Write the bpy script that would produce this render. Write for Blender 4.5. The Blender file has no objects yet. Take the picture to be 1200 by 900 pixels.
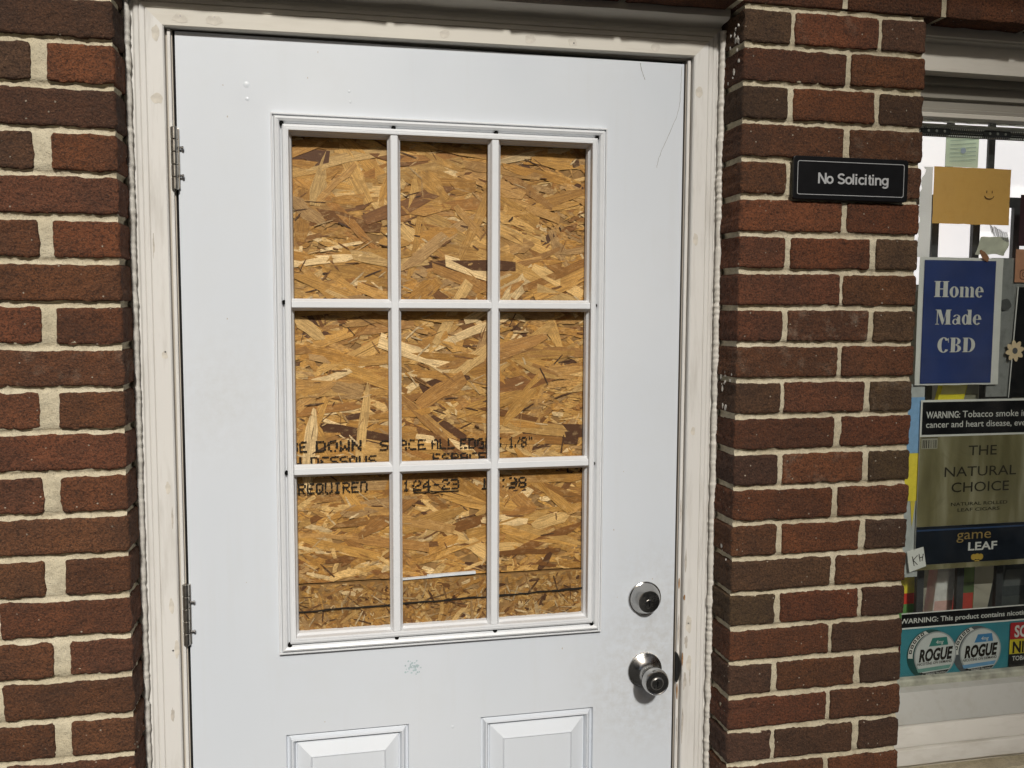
import bpy, bmesh, math, random
from math import sin, cos, pi, radians, sqrt
from mathutils import Vector, Matrix, noise

random.seed(7)
SC = bpy.context.scene
COL = SC.collection
Z0 = 2.065            # top edge of the door above the pavement; all heights below are relative to it

# ------------------------------------------------------------------ camera
cam_d = bpy.data.cameras.new('camera')
cam = bpy.data.objects.new('camera', cam_d); COL.objects.link(cam)
cam_d.sensor_fit = 'HORIZONTAL'; cam_d.sensor_width = 36.0
cam_d.lens = 36.0 * 1053.8 / 1200.0
cam_d.clip_start = 0.05; cam_d.clip_end = 500
YAW, PITCH, ROLL = 0.2119, -0.0816, 0.0042
_f = Vector((sin(YAW)*cos(PITCH), cos(YAW)*cos(PITCH), sin(PITCH)))
_r = Vector((cos(YAW), -sin(YAW), 0)); _u = _r.cross(_f)
_r2 = cos(ROLL)*_r + sin(ROLL)*_u; _u2 = -sin(ROLL)*_r + cos(ROLL)*_u
cam.matrix_world = Matrix(((_r2.x, _u2.x, -_f.x, 0.230), (_r2.y, _u2.y, -_f.y, -1.6401), (_r2.z, _u2.z, -_f.z, Z0-0.4671), (0, 0, 0, 1)))
SC.camera = cam

# ------------------------------------------------------------------ sky, sun, exposure
SUN_EL, SUN_AZ = radians(35), radians(2)        # sun stands behind the camera, a little to its left
w = bpy.data.worlds.new('World'); SC.world = w; w.use_nodes = True
nt = w.node_tree; bg = nt.nodes['Background']
sky = nt.nodes.new('ShaderNodeTexSky'); sky.sky_type = 'NISHITA'; sky.sun_disc = False
sky.sun_elevation = SUN_EL; sky.sun_rotation = pi + SUN_AZ
sky.air_density = 1.0; sky.dust_density = 6.0; sky.ozone_density = 0.3
nt.links.new(sky.outputs[0], bg.inputs[0]); bg.inputs[1].default_value = 0.05
sun_d = bpy.data.lights.new('sun', 'SUN'); sun_d.energy = 3.1; sun_d.angle = radians(3.5); sun_d.color = (1.0, 0.965, 0.90)
sun = bpy.data.objects.new('sun', sun_d); COL.objects.link(sun)
sun.rotation_euler = Vector((sin(SUN_AZ)*cos(SUN_EL), cos(SUN_AZ)*cos(SUN_EL), -sin(SUN_EL))).to_track_quat('-Z', 'Y').to_euler()
sun.location = (-2, -8, 8)
SC.view_settings.view_transform = 'Standard'; SC.view_settings.look = 'None'
SC.view_settings.exposure = 0.0; SC.view_settings.gamma = 1.0
SC.cycles.max_bounces = 5; SC.cycles.diffuse_bounces = 3; SC.cycles.glossy_bounces = 3; SC.cycles.transparent_max_bounces = 12

# ------------------------------------------------------------------ helpers
def link(o, parent=None):
    COL.objects.link(o)
    if parent is not None: o.parent = parent
    return o

def wloc(o):
    v = Vector((0, 0, 0))
    while o is not None: v += o.location; o = o.parent
    return v

def tag(o, label=None, cat=None, group=None, kind=None):
    if label: o['label'] = label
    if cat: o['category'] = cat
    if group: o['group'] = group
    if kind: o['kind'] = kind
    return o

def thing(name, label, cat, base, group=None):
    o = bpy.data.objects.new(name, None); o.empty_display_size = 0.05
    o.location = (base[0], base[1], base[2] + Z0); link(o)
    return tag(o, label, cat, group)

class MB:
    """collects shapes (heights relative to the door top) and links them as one mesh object"""
    def __init__(s): s.v = []; s.f = []; s.uv = {}; s.col = None
    def add(s, vs, fs):
        n = len(s.v); s.v += [tuple(p) for p in vs]; s.f += [tuple(i+n for i in f) for f in fs]; return s
    def box(s, x0, x1, y0, y1, z0, z1):
        return s.add([(x0,y0,z0),(x1,y0,z0),(x1,y1,z0),(x0,y1,z0),(x0,y0,z1),(x1,y0,z1),(x1,y1,z1),(x0,y1,z1)],
                     [(0,1,5,4),(1,2,6,5),(2,3,7,6),(3,0,4,7),(4,5,6,7),(3,2,1,0)])
    def poly(s, pts, y, th=0.0):
        """outline in x,z facing -y; th > 0 gives it thickness towards +y"""
        n = len(pts); area = sum(pts[i][0]*pts[(i+1)%n][1]-pts[(i+1)%n][0]*pts[i][1] for i in range(n))
        if area < 0: pts = pts[::-1]
        vs = [(p[0], y, p[1]) for p in pts]; fs = [tuple(range(n))]
        if th > 0:
            vs += [(p[0], y+th, p[1]) for p in pts]
            fs += [(i, n+i, n+(i+1)%n, (i+1)%n) for i in range(n)] + [tuple(range(2*n-1, n-1, -1))]
        return s.add(vs, fs)
    def ring(s, outer, inner, y, th=0.0, closed=True):
        n = len(outer); m = n if closed else n-1
        s.add([(p[0], y, p[1]) for p in outer] + [(p[0], y, p[1]) for p in inner],
              [(i, (i+1) % n, n+(i+1) % n, n+i) for i in range(m)])
        return s
    def lathe_y(s, cx, cz, prof, n=40):
        """profile of (radius, y) turned about an axis along y"""
        vs = []; fs = []
        for r, y in prof:
            for k in range(n):
                a = 2*pi*k/n; vs.append((cx+r*cos(a), y, cz+r*sin(a)))
        for i in range(len(prof)-1):
            for k in range(n):
                a, b = i*n+k, i*n+(k+1) % n; fs.append((a, a+n, b+n, b))
        fs.append(tuple((len(prof)-1)*n+k for k in range(n))[::-1])
        return s.add(vs, fs)
    def tube(s, pts, rad, n=10):
        pts = [Vector(p) for p in pts]; vs = []; fs = []
        for i, p in enumerate(pts):
            t = (pts[min(i+1, len(pts)-1)] - pts[max(i-1, 0)]).normalized()
            a = Vector((0, 1, 0)) if abs(t.y) < .9 else Vector((1, 0, 0))
            u = t.cross(a).normalized(); q = t.cross(u)
            r = rad[i] if isinstance(rad, (list, tuple)) else rad
            for k in range(n):
                c = 2*pi*k/n; vs.append(p + u*(r*cos(c)) + q*(r*sin(c)))
        for i in range(len(pts)-1):
            for k in range(n):
                a, b = i*n+k, i*n+(k+1) % n; fs.append((a, b, b+n, a+n))
        fs.append(tuple(range(n))[::-1]); fs.append(tuple((len(pts)-1)*n+k for k in range(n)))
        return s.add(vs, fs)
    def sheet(s, x0, x1, z0, z1, nx, nz, fy):
        vs = [(x0+(x1-x0)*i/nx, fy(x0+(x1-x0)*i/nx, z0+(z1-z0)*j/nz), z0+(z1-z0)*j/nz) for j in range(nz+1) for i in range(nx+1)]
        fs = [(j*(nx+1)+i, j*(nx+1)+i+1, (j+1)*(nx+1)+i+1, (j+1)*(nx+1)+i) for j in range(nz) for i in range(nx)]
        return s.add(vs, fs)
    def rings(s, x0, x1, z0, z1, prof, cap=False):
        """mitred rectangular moulding: profile of (inset, y)"""
        vs = []; fs = []
        for t, y in prof: vs += [(x0+t, y, z0+t), (x1-t, y, z0+t), (x1-t, y, z1-t), (x0+t, y, z1-t)]
        for i in range(len(prof)-1):
            for k in range(4): fs.append((i*4+k, i*4+(k+1) % 4, (i+1)*4+(k+1) % 4, (i+1)*4+k))
        if cap: m = (len(prof)-1)*4; fs.append((m, m+1, m+2, m+3))
        return s.add(vs, fs)
    def extx(s, prof, x0, x1, closed=False):
        """profile of (y, z) drawn along x"""
        n = len(prof); vs = [(x0, y, z) for y, z in prof] + [(x1, y, z) for y, z in prof]
        fs = [(i, i+1, n+i+1, n+i) for i in range(n-1)]
        if closed: fs.append((n-1, 0, n, 2*n-1)); fs += [tuple(range(n))[::-1], tuple(range(n, 2*n))]
        return s.add(vs, fs)
    def build(s, name, mat, parent=None, bevel=0.0, smooth=False, seg=2, fix=True, ang=35):
        vs = [Vector(v) for v in s.v]
        lo = Vector([min(v[i] for v in vs) for i in range(3)]); hi = Vector([max(v[i] for v in vs) for i in range(3)])
        c = (lo+hi)/2
        me = bpy.data.meshes.new(name); me.from_pydata([v-c for v in vs], [], s.f)
        if fix or bevel:
            bm = bmesh.new(); bm.from_mesh(me)
            if fix: bmesh.ops.recalc_face_normals(bm, faces=bm.faces)
            if bevel:
                es = [e for e in bm.edges if len(e.link_faces) == 2 and e.calc_face_angle(0) > radians(30)]
                bmesh.ops.bevel(bm, geom=es, offset=bevel, segments=seg, profile=.6, affect='EDGES', clamp_overlap=True)
            bm.to_mesh(me); bm.free()
        if smooth:
            me.polygons.foreach_set('use_smooth', [True]*len(me.polygons))
            me.set_sharp_from_angle(angle=radians(ang))
        me.materials.append(mat)
        o = bpy.data.objects.new(name, me); link(o, parent)
        o.location = c + Vector((0, 0, Z0)) - (wloc(parent) if parent else Vector((0, 0, 0)))
        return o

# ------------------------------------------------------------------ materials
class NG:
    def __init__(s, name, rough=.6, spec=.4):
        s.m = bpy.data.materials.new(name); s.m.use_nodes = True; s.t = s.m.node_tree
        s.b = s.t.nodes['Principled BSDF']; s.b.inputs['Roughness'].default_value = rough
        s.b.inputs['Specular IOR Level'].default_value = spec
    def n(s, typ, **kw):
        nd = s.t.nodes.new('ShaderNode'+typ)
        for k, v in kw.items():
            if k in nd.inputs: 
                if hasattr(v, 'default_value') or isinstance(v, bpy.types.NodeSocket): s.t.links.new(v, nd.inputs[k])
                else: nd.inputs[k].default_value = v
            else: setattr(nd, k, v)
        return nd
    def l(s, a, b): s.t.links.new(a, b)
    def coord(s, kind='Object', scale=(1, 1, 1), rnd=False):
        c = s.n('TexCoord').outputs[kind]
        if rnd:
            r = s.n('ObjectInfo').outputs['Random']; mu = s.n('Math', operation='MULTIPLY'); s.l(r, mu.inputs[0]); mu.inputs[1].default_value = 37.0
            ad = s.n('VectorMath', operation='ADD'); s.l(c, ad.inputs[0]); s.l(mu.outputs[0], ad.inputs[1]); c = ad.outputs[0]
        mp = s.n('Mapping'); mp.inputs['Scale'].default_value = scale; s.l(c, mp.inputs['Vector']); return mp.outputs[0]
    def noise(s, vec, scale, detail=4, rough=.55, dist=0.0):
        n = s.n('TexNoise'); n.inputs['Scale'].default_value = scale; n.inputs['Detail'].default_value = detail
        n.inputs['Roughness'].default_value = rough; n.inputs['Distortion'].default_value = dist; s.l(vec, n.inputs['Vector']); return n.outputs['Fac']
    def ramp(s, fac, stops):
        r = s.n('ValToRGB'); e = r.color_ramp.elements
        while len(e) < len(stops): e.new(.5)
        for i, (p, c) in enumerate(stops):
            e[i].position = p; e[i].color = (c, c, c, 1) if isinstance(c, (int, float)) else (*c, 1)
        s.l(fac, r.inputs[0]); return r.outputs[0]
    def mix(s, fac, a, b, mode='MIX'):
        x = s.n('Mix', data_type='RGBA', blend_type=mode)
        for sock, v in ((x.inputs[0], fac), (x.inputs[6], a), (x.inputs[7], b)):
            if isinstance(v, bpy.types.NodeSocket): s.l(v, sock)
            elif isinstance(v, (int, float)): sock.default_value = v
            else: sock.default_value = (*v, 1)
        return x.outputs[2]
    def bump(s, h, strength=.5, dist=.002, prev=None):
        b = s.n('Bump'); b.inputs['Strength'].default_value = strength; b.inputs['Distance'].default_value = dist
        s.l(h, b.inputs['Height'])
        if prev: s.l(prev, b.inputs['Normal'])
        return b.outputs[0]
    def done(s, col=None, normal=None, rough=None):
        if col is not None:
            if isinstance(col, bpy.types.NodeSocket): s.l(col, s.b.inputs['Base Color'])
            else: s.b.inputs['Base Color'].default_value = (*col, 1)
        if normal is not None: s.l(normal, s.b.inputs['Normal'])
        if rough is not None: s.l(rough, s.b.inputs['Roughness'])
        return s.m

def flat(name, col, rough=.6, spec=.4, vary=.08, metallic=0.0, scale=60):
    g = NG(name, rough, spec); g.b.inputs['Metallic'].default_value = metallic
    v = g.coord(); n = g.noise(v, scale, 3)
    lo = tuple(c*(1-vary) for c in col); hi = tuple(min(1, c*(1+vary)) for c in col)
    return g.done(g.ramp(n, [(.3, lo), (.7, hi)]))

def mat_brick():
    g = NG('brick_clay', .88, .25)
    v = g.coord('Object', (1, 1, 1), True)
    oc = g.n('ObjectInfo').outputs['Color']
    big = g.noise(v, 14, 3, .6); fine = g.noise(v, 260, 4, .65)
    c = g.mix(g.ramp(big, [(.35, 0), (.65, 1)]), g.mix(.45, oc, (.045, .030, .024)), oc)
    c = g.mix(g.ramp(fine, [(.36, .65), (.50, 0)]), c, (.022, .014, .012))
    c = g.mix(g.ramp(g.noise(v, 420, 2), [(.60, 0), (.74, .75)]), c, g.mix(.5, c, (.34, .20, .12)))
    # pale sand grains and mortar specks
    vo = g.n('TexVoronoi'); vo.inputs['Scale'].default_value = 95; g.l(v, vo.inputs['Vector'])
    sep = g.n('SeparateColor'); g.l(vo.outputs['Color'], sep.inputs[0])
    dot = g.ramp(vo.outputs['Distance'], [(.10, 1), (.17, 0)]); pick = g.ramp(sep.outputs[0], [(.90, 0), (.92, 1)])
    m = g.n('Math', operation='MULTIPLY'); g.l(dot, m.inputs[0]); g.l(pick, m.inputs[1])
    c = g.mix(m.outputs[0], c, (.42, .36, .28))
    rn = g.n('ObjectInfo').outputs['Random']; blm = g.noise(v, 32, 4, .7); th_ = g.ramp(rn, [(.88, 0), (.99, .5)]); m2 = g.n('Math', operation='MULTIPLY'); g.l(g.ramp(blm, [(.52, 0), (.70, 1)]), m2.inputs[0]); g.l(th_, m2.inputs[1])
    c = g.mix(m2.outputs[0], c, (.30, .24, .18))
    # bark-like dragged face: fissure shade put into the colour, grit in the bump
    vb = g.coord('Object', (1, 1, 1.7), True)
    r2 = g.noise(v, 230, 3, .7); r3 = g.noise(vb, 120, 2, .6, 1.0)
    fis_shade = g.ramp(r3, [(.43, 1), (.485, 0), (.515, 0), (.57, 1)])
    c = g.mix(g.ramp(fis_shade, [(0, .6), (.7, 0)]), c, (.030, .021, .017))
    return g.done(c, g.bump(r2, 1.0, .0040))

def mat_mortar():
    g = NG('mortar', .92, .2)
    v = g.coord()
    n1 = g.noise(v, 9, 4); n2 = g.noise(v, 90, 4, .6); n3 = g.noise(v, 500, 3)
    c = g.ramp(n1, [(.3, (.545, .475, .33)), (.7, (.67, .605, .455))])
    c = g.mix(g.ramp(n2, [(.33, .45), (.52, 0)]), c, (.38, .33, .24))
    c = g.mix(g.ramp(n3, [(.34, .5), (.44, 0)]), c, (.2, .17, .13))
    n4 = g.noise(v, 26, 5, .7); c = g.mix(g.ramp(n4, [(.34, .5), (.48, 0)]), c, (.40, .34, .24))
    nb = g.bump(n2, 1.0, .0035); nb = g.bump(n3, .9, .0014, nb)
    return g.done(c, nb)

def mat_paint(name, col, rough=.45, dirt=.25, dirtcol=(.42, .37, .29), grain=0.0, spec=.45, streak=(1, 1, 1)):
    g = NG(name, rough, spec); v = g.coord(); vs = g.coord('Object', streak)
    n1 = g.noise(v, 4, 4); n2 = g.noise(vs, 40, 5, .65); n3 = g.noise(v, 300, 3)
    c = g.ramp(n1, [(.3, tuple(x*.95 for x in col)), (.7, col)])
    c = g.mix(g.ramp(n2, [(.50, 0), (.78, dirt)]), c, dirtcol)
    nb = g.bump(n1, .06, .004)
    if grain: nb = g.bump(n2, grain, .0012, nb)
    nb = g.bump(n3, .10, .0004, nb)
    return g.done(c, nb, g.ramp(n2, [(.3, rough*.85), (.8, min(1, rough*1.25))]))

def mat_strand(name, indiv):
    g = NG(name, .62, .35)
    if indiv: base = g.n('ObjectInfo').outputs['Color']; v = g.coord('Object', (26, 1, 150), True); vk = g.coord('Object', (1, 1, 1), True)
    else:
        base = g.n('Attribute', attribute_name='col').outputs['Color']
        v = g.coord('Object', (120, 1, 420)); vk = g.coord('Object')
    gr = g.noise(v, .12 if indiv else 1.0, 4, .65)
    pos = g.n('NewGeometry').outputs['Position']; ps_ = g.n('Mapping'); ps_.inputs['Scale'].default_value = (1, 1, 1.8); g.l(pos, ps_.inputs['Vector']); pw = ps_.outputs[0]
    n2 = g.noise(pw, 70, 4, .65); n3 = g.noise(pw, 330, 3, .65); n4 = g.noise(pw, 28, 3, .6, 1.0)
    dk = g.mix(.60, base, (.070, .028, .008)); lt_ = g.mix(.38, base, (.80, .56, .26))
    c = g.mix(g.ramp(gr, [(.38, .85), (.58, 0)]), base, dk)
    c = g.mix(g.ramp(n4, [(.34, .6), (.50, 0)]), c, dk)
    c = g.mix(g.ramp(n2, [(.54, 0), (.74, .75)]), c, lt_)
    c = g.mix(g.ramp(n3, [(.34, .7), (.48, 0)]), c, dk)
    nb = g.bump(gr, .5, .0008); nb = g.bump(n3, .4, .0006, nb)
    return g.done(c, nb)

M = {}
M['brick'] = mat_brick(); M['mortar'] = mat_mortar()
def mat_door():
    g = NG('white_door_enamel', .38, .45); v = g.coord('Object'); pos = g.n('NewGeometry').outputs['Position']
    n0 = g.noise(pos, 1.6, 3); n1 = g.noise(pos, 6, 4, .65); n2 = g.noise(pos, 55, 4, .7)
    st = g.n('Mapping'); st.inputs['Scale'].default_value = (14, 1, 1.1); g.l(pos, st.inputs['Vector']); n4 = g.noise(st.outputs[0], 2.2, 4, .6)
    c = g.ramp(n0, [(.3, (.645, .690, .750)), (.7, (.700, .736, .785))])
    c = g.mix(g.ramp(n1, [(.50, 0), (.80, .22)]), c, (.60, .61, .60))
    c = g.mix(g.ramp(n4, [(.56, 0), (.80, .16)]), c, (.56, .56, .53))
    def near(p, r):
        d = g.n('VectorMath', operation='DISTANCE'); g.l(pos, d.inputs[0]); d.inputs[1].default_value = p; return g.ramp(d.outputs['Value'], [(0, 1), (r, 0)])
    for p, r, k in (((.856, 0, Z0-1.21), .17, .55), ((.90, 0, Z0-1.05), .16, .40), ((.06, 0, Z0-.62), .16, .18)):
        m = g.n('Math', operation='MULTIPLY'); g.l(near(p, r), m.inputs[0]); g.l(g.ramp(n2, [(.38, 0), (.72, k)]), m.inputs[1]); c = g.mix(m.outputs[0], c, (.40, .375, .33))
    nb = g.bump(n1, .14, .003)
    return g.done(c, nb, g.ramp(n1, [(.3, .30), (.75, .50)]))
M['door'] = mat_door()
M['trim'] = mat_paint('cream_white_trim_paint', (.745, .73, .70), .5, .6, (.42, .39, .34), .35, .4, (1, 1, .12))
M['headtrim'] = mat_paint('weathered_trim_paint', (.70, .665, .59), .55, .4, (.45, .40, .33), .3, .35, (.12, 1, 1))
M['lite'] = mat_paint('white_lite_plastic', (.765, .785, .81), .38, .12, (.5, .48, .44))
M['caulk'] = mat_paint('white_caulk', (.72, .69, .63), .5, .45, (.40, .36, .30))
M['filler'] = flat('wood_filler', (.64, .60, .53), .8, .2, .18)
M['stainwood'] = flat('bare_worn_wood', (.30, .17, .08), .8, .2, .35)
M['smudge'] = flat('dark_hand_smudge', (.50, .46, .41), .7, .2, .25)
M['black'] = flat('black_rubber', (.012, .012, .012), .6, .3)
M['hole'] = flat('dark_hole', (.006, .006, .006), .9, .1)
M['jamb'] = mat_paint('jamb_paint', (.55, .50, .43), .55, .5, (.25, .20, .15), .2, .3, (1, 1, .1))
M['steel'] = flat('brushed_nickel', (.46, .45, .435), .17, .5, .06, 1.0, 300)
M['steel_dark'] = flat('dark_tarnished_nickel', (.22, .215, .21), .25, .5, .1, 1.0, 300)
def mat_nickel(name, col, r0, r1):
    g = NG(name, r0, .5); g.b.inputs['Metallic'].default_value = 1.0; v = g.coord(); n1 = g.noise(v, 45, 4, .65); n2 = g.noise(v, 400, 3)
    c = g.mix(g.ramp(n1, [(.50, 0), (.74, .6)]), col, tuple(x*.55 for x in col))
    return g.done(c, g.bump(n2, .08, .0003), g.ramp(n1, [(.3, r0), (.75, r1)]))
M['steel'] = mat_nickel('worn_nickel', (.47, .46, .44), .14, .34); M['steel_dark'] = mat_nickel('dark_worn_nickel', (.24, .235, .23), .20, .42)
M['lockface'] = mat_nickel('satin_lock_face', (.42, .41, .395), .38, .55)
M['hingemetal'] = flat('tarnished_hinge_steel', (.50, .47, .42), .32, .5, .2, 1.0, 120)
M['scratch'] = flat('scratch_mark', (.34, .335, .33), .8, .2)
M['ink'] = flat('black_stamp_ink', (.020, .016, .012), .8, .2)
M['osb_base'] = flat('osb_board_core', (.26, .145, .05), .75, .3, .3, 0, 90)
M['strand'] = mat_strand('wood_strand', True); M['chips'] = mat_strand('wood_chip_mass', False)
M['sign'] = flat('black_gloss_plastic', (.006, .006, .007), .35, .35, .2)
M['signprint'] = flat('pale_grey_print', (.44, .45, .46), .5, .3, .04)
M['white'] = flat('white_paper', (.78, .77, .74), .75, .3, .05, 0, 20)
M['winrail'] = flat('grey_aluminium_rail', (.30, .29, .27), .45, .4, .15, .6)

TINT = {'r': (.285, .092, .040), 'b': (.225, .084, .042), 'd': (.155, .077, .046), 'o': (.170, .106, .058), 'k': (.120, .066, .044), 'm': (.260, .090, .043)}
def tint(k):
    c = [a*.76+b*.24 for a, b in zip(TINT[k], (.215, .088, .046))]; f = .74*random.uniform(.82, 1.18); return (c[0]*f*.97, c[1]*f*random.uniform(.95, 1.10), c[2]*f, 1)

# ------------------------------------------------------------------ brickwork
PITCHZ = .0677; JOINT = .0110; FACE = -.101
MORT0 = .0140                                    # centre height of one bed joint
BH = PITCHZ - JOINT
_bm = {}
def brick_mesh(wd, var, fine=False):
    key = (round(wd, 3), var, fine)
    if key in _bm: return _bm[key]
    rng = random.Random(int(wd*1000)*31 + var*17 + 3)
    seed = Vector((rng.uniform(0, 50), rng.uniform(0, 50), rng.uniform(0, 50)))
    D, H = .098, BH; r = .0026
    st = .0042 if fine else .024
    nx = max(4, int(wd/st)); nz = max(3, int(H/st)); ny = max(2, int(.07/st))
    xs = [-wd/2, -wd/2+r] + [-wd/2+r+(wd-2*r)*i/nx for i in range(1, nx)] + [wd/2-r, wd/2]
    zs = [-H/2, -H/2+r] + [-H/2+r+(H-2*r)*i/nz for i in range(1, nz)] + [H/2-r, H/2]
    vs = []; fs = []; NX, NZ = len(xs), len(zs)
    def jit(p, a, sc): return Vector([noise.noise((p*sc)+seed+Vector((9*k, 0, 0))) for k in range(3)])*a
    def bark(a, b):
        p = Vector((a*85, b*150, 0))+seed; p = p + .9*Vector((noise.noise(p*.5), noise.noise(p*.5+Vector((5, 1, 2))), 0))
        h = 1-2.2*abs(noise.noise(p)) + .55*(1-2*abs(noise.noise(p*2.1+Vector((3, 3, 3)))))
        return .0017*(h-.9)
    for j, z in enumerate(zs):
        for i, x in enumerate(xs):
            ed = (i in (0, NX-1)) or (j in (0, NZ-1))
            p = Vector((x, -D/2 + (r*.8 if ed else 0), z))
            if (i in (0, NX-1)) and (j in (0, NZ-1)): p = Vector((x*.985, -D/2+r*1.6, z*.95))
            q = jit(p, .0020 if ed else .0010, 38)
            if fine:
                q += jit(p, .0016 if ed else .0, 150)
                if not ed: q.y -= bark(x, z)
            vs.append(p + Vector((q.x, q.y*.8, q.z)))
    for j in range(NZ-1):
        for i in range(NX-1): a = j*NX+i; fs.append((a, a+1, a+NX+1, a+NX))
    loop = [i for i in range(NX)] + [j*NX+NX-1 for j in range(1, NZ)] + [(NZ-1)*NX+i for i in range(NX-2, -1, -1)] + [j*NX for j in range(NZ-2, 0, -1)]
    prev = loop; L = len(loop)
    for yy in ([-D/2+r*1.4+.074*k/ny for k in range(1, ny+1)] if fine else [0.0]) + [D/2]:
        cur = []
        for k in loop:
            b = vs[k]; q = jit(Vector((b.x, yy, b.z)), .0012, 38); sx_ = 1 if b.x > 0 else -1
            o = bark(yy+3, b.z) if fine and abs(abs(b.x)-wd/2) < .004 else 0
            cur.append(len(vs)); vs.append(Vector((b.x+q.x*.5+sx_*o, yy, b.z+q.z*.5)))
        for k in range(L): fs.append((prev[k], cur[k], cur[(k+1) % L], prev[(k+1) % L]))
        prev = cur
    fs.append(tuple(prev[::-1]))
    me = bpy.data.meshes.new('brick'); me.from_pydata(vs, [], fs)
    bm = bmesh.new(); bm.from_mesh(me); bmesh.ops.recalc_face_normals(bm, faces=bm.faces); bm.to_mesh(me); bm.free()
    me.polygons.foreach_set('use_smooth', [True]*len(me.polygons)); me.set_sharp_from_angle(angle=radians(60))
    me.materials.append(M['brick']); _bm[key] = me
    return me

lt_ref = [None]
def put_brick(parent, x0, x1, course, k, dz=0.0):
    zc = MORT0 + (course+.5)*PITCHZ + dz
    o = bpy.data.objects.new('brick', brick_mesh(round((x1-x0)*500)/500, random.randrange(3), -.32 < x1 and x0 < 1.36 and -1.45 < zc < .12 and parent is not lt_ref[0]))
    link(o, parent)
    o.location = Vector(((x0+x1)/2, FACE+.049+random.uniform(-.0012, .0012), zc+Z0)) - wloc(parent)
    o.rotation_euler = (random.uniform(-.012, .012), random.uniform(-.006, .006), random.uniform(-.006, .006))
    o.color = tint(k)
    return o

def mortar_y(x, z, s=0.0):
    t = ((z-MORT0)/PITCHZ + .5) % 1.0 - .5; t *= PITCHZ            # distance from the joint centre
    h = JOINT/2 + .001
    y = FACE + .0040
    if abs(t) < h: y += .0036*(1-(t/h)**2)                          # tooled hollow in the bed joint
    p = Vector((x, s, z))
    y += .0026*noise.noise(p*55) + .0019*noise.noise(p*160)
    return y

def mortar_rows(z0, z1):
    rows = []; c0 = math.floor((z0-MORT0)/PITCHZ)-1; z = None
    for c in range(c0, c0+80):
        zc = MORT0 + c*PITCHZ
        for d in (-.0066, -.0044, -.0022, 0, .0022, .0044, .0066, .016, .0335, .051):
            if z0 < zc+d < z1: rows.append(zc+d)
    return [z0] + sorted(rows) + [z1]

def mortar_front(mb, x0, x1, z0, z1, step=.007, inset_l=False, inset_r=False):
    rows = mortar_rows(z0, z1); nx = max(2, int((x1-x0)/step)); n0 = len(mb.v)
    vs = []; fs = []
    for z in rows:
        for i in range(nx+1):
            x = x0+(x1-x0)*i/nx; vs.append((x, mortar_y(x, z), z))
    for j in range(len(rows)-1):
        for i in range(nx): a = j*(nx+1)+i; fs.append((a, a+1, a+nx+2, a+nx+1))
    mb.add(vs, fs)
def mortar_side(mb, x, sgn, z0, z1, y1):
    """return face of the mortar at a corner; sgn = direction it faces"""
    rows = mortar_rows(z0, z1); ny = 14; vs = []; fs = []
    for z in rows:
        yf = mortar_y(x, z)
        for i in range(ny+1):
            y = yf + (y1-yf)*i/ny
            d = mortar_y(y+5.0, z, 3.0) - FACE
            vs.append((x - sgn*(d - .003 if i else 0), y, z))
    for j in range(len(rows)-1):
        for i in range(ny): a = j*(ny+1)+i; fs.append((a, a+1, a+ny+2, a+ny+1))
    mb.add(vs, fs)

GROUND = -Z0
def courses(z0, z1): return range(math.ceil((z0-MORT0-JOINT/2)/PITCHZ-1e-6), math.floor((z1-MORT0+JOINT/2)/PITCHZ+1e-6))

LINT = .0905                                     # underside of the brick lintel over door and window
XL, XR, XP = -.0765, .9865, 1.3575               # wall corner left of the door, pier left and right corners
LEFT_END, TOP = -1.02, .62

lw = thing('brick_wall', 'red brick wall with thick cream mortar on the hinge side, left of the door', 'brick wall', (-.55, -.05, GROUND))
left_tints = {0: 'dd', -1: 'dd', -2: 'rk', -3: 'd', -4: 'rd', -5: 'bb', -6: 'rb', -7: 'm', -8: 'mr', -9: 'b', -10: 'mm', -11: 'm', -12: 'mb', -13: 'b', -14: 'bb', -15: 'm', -16: 'bb', -17: 'b', -18: 'bb', -19: 'b'}
for c in courses(GROUND, LINT+.002):
    odd = (c % 2 == 0)
    t = left_tints.get(c, random.choice(['m', 'b', 'r', 'd', 'mb', 'bd']))
    x = XL
    if odd:
        ln = [random.uniform(.096, .100)]; gaps = [random.uniform(.020, .030)]
    else:
        ln = [.198]; gaps = [.011]
    i = 0
    while x > LEFT_END+.05:
        wd = ln[i] if i < len(ln) else .198; gp = gaps[i] if i < len(gaps) else .011
        x0 = max(x-wd, LEFT_END)
        put_brick(lw, x0, x, c, t[i] if i < len(t) else random.choice('mmbbrdo'))
        x = x0-gp; i += 1
mb = MB(); mortar_front(mb, -.42, XL-.003, GROUND, LINT-.004); mortar_side(mb, XL-.003, 1, GROUND, LINT-.004, .03)
mortar_front(mb, LEFT_END, -.42, GROUND, LINT-.004, .02)
mb.build('mortar', M['mortar'], lw, smooth=True, fix=False, ang=70)
MB().box(LEFT_END, XL-.012, FACE+.03, .12, GROUND, LINT-.006).build('backing_block', M['mortar'], lw)

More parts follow.
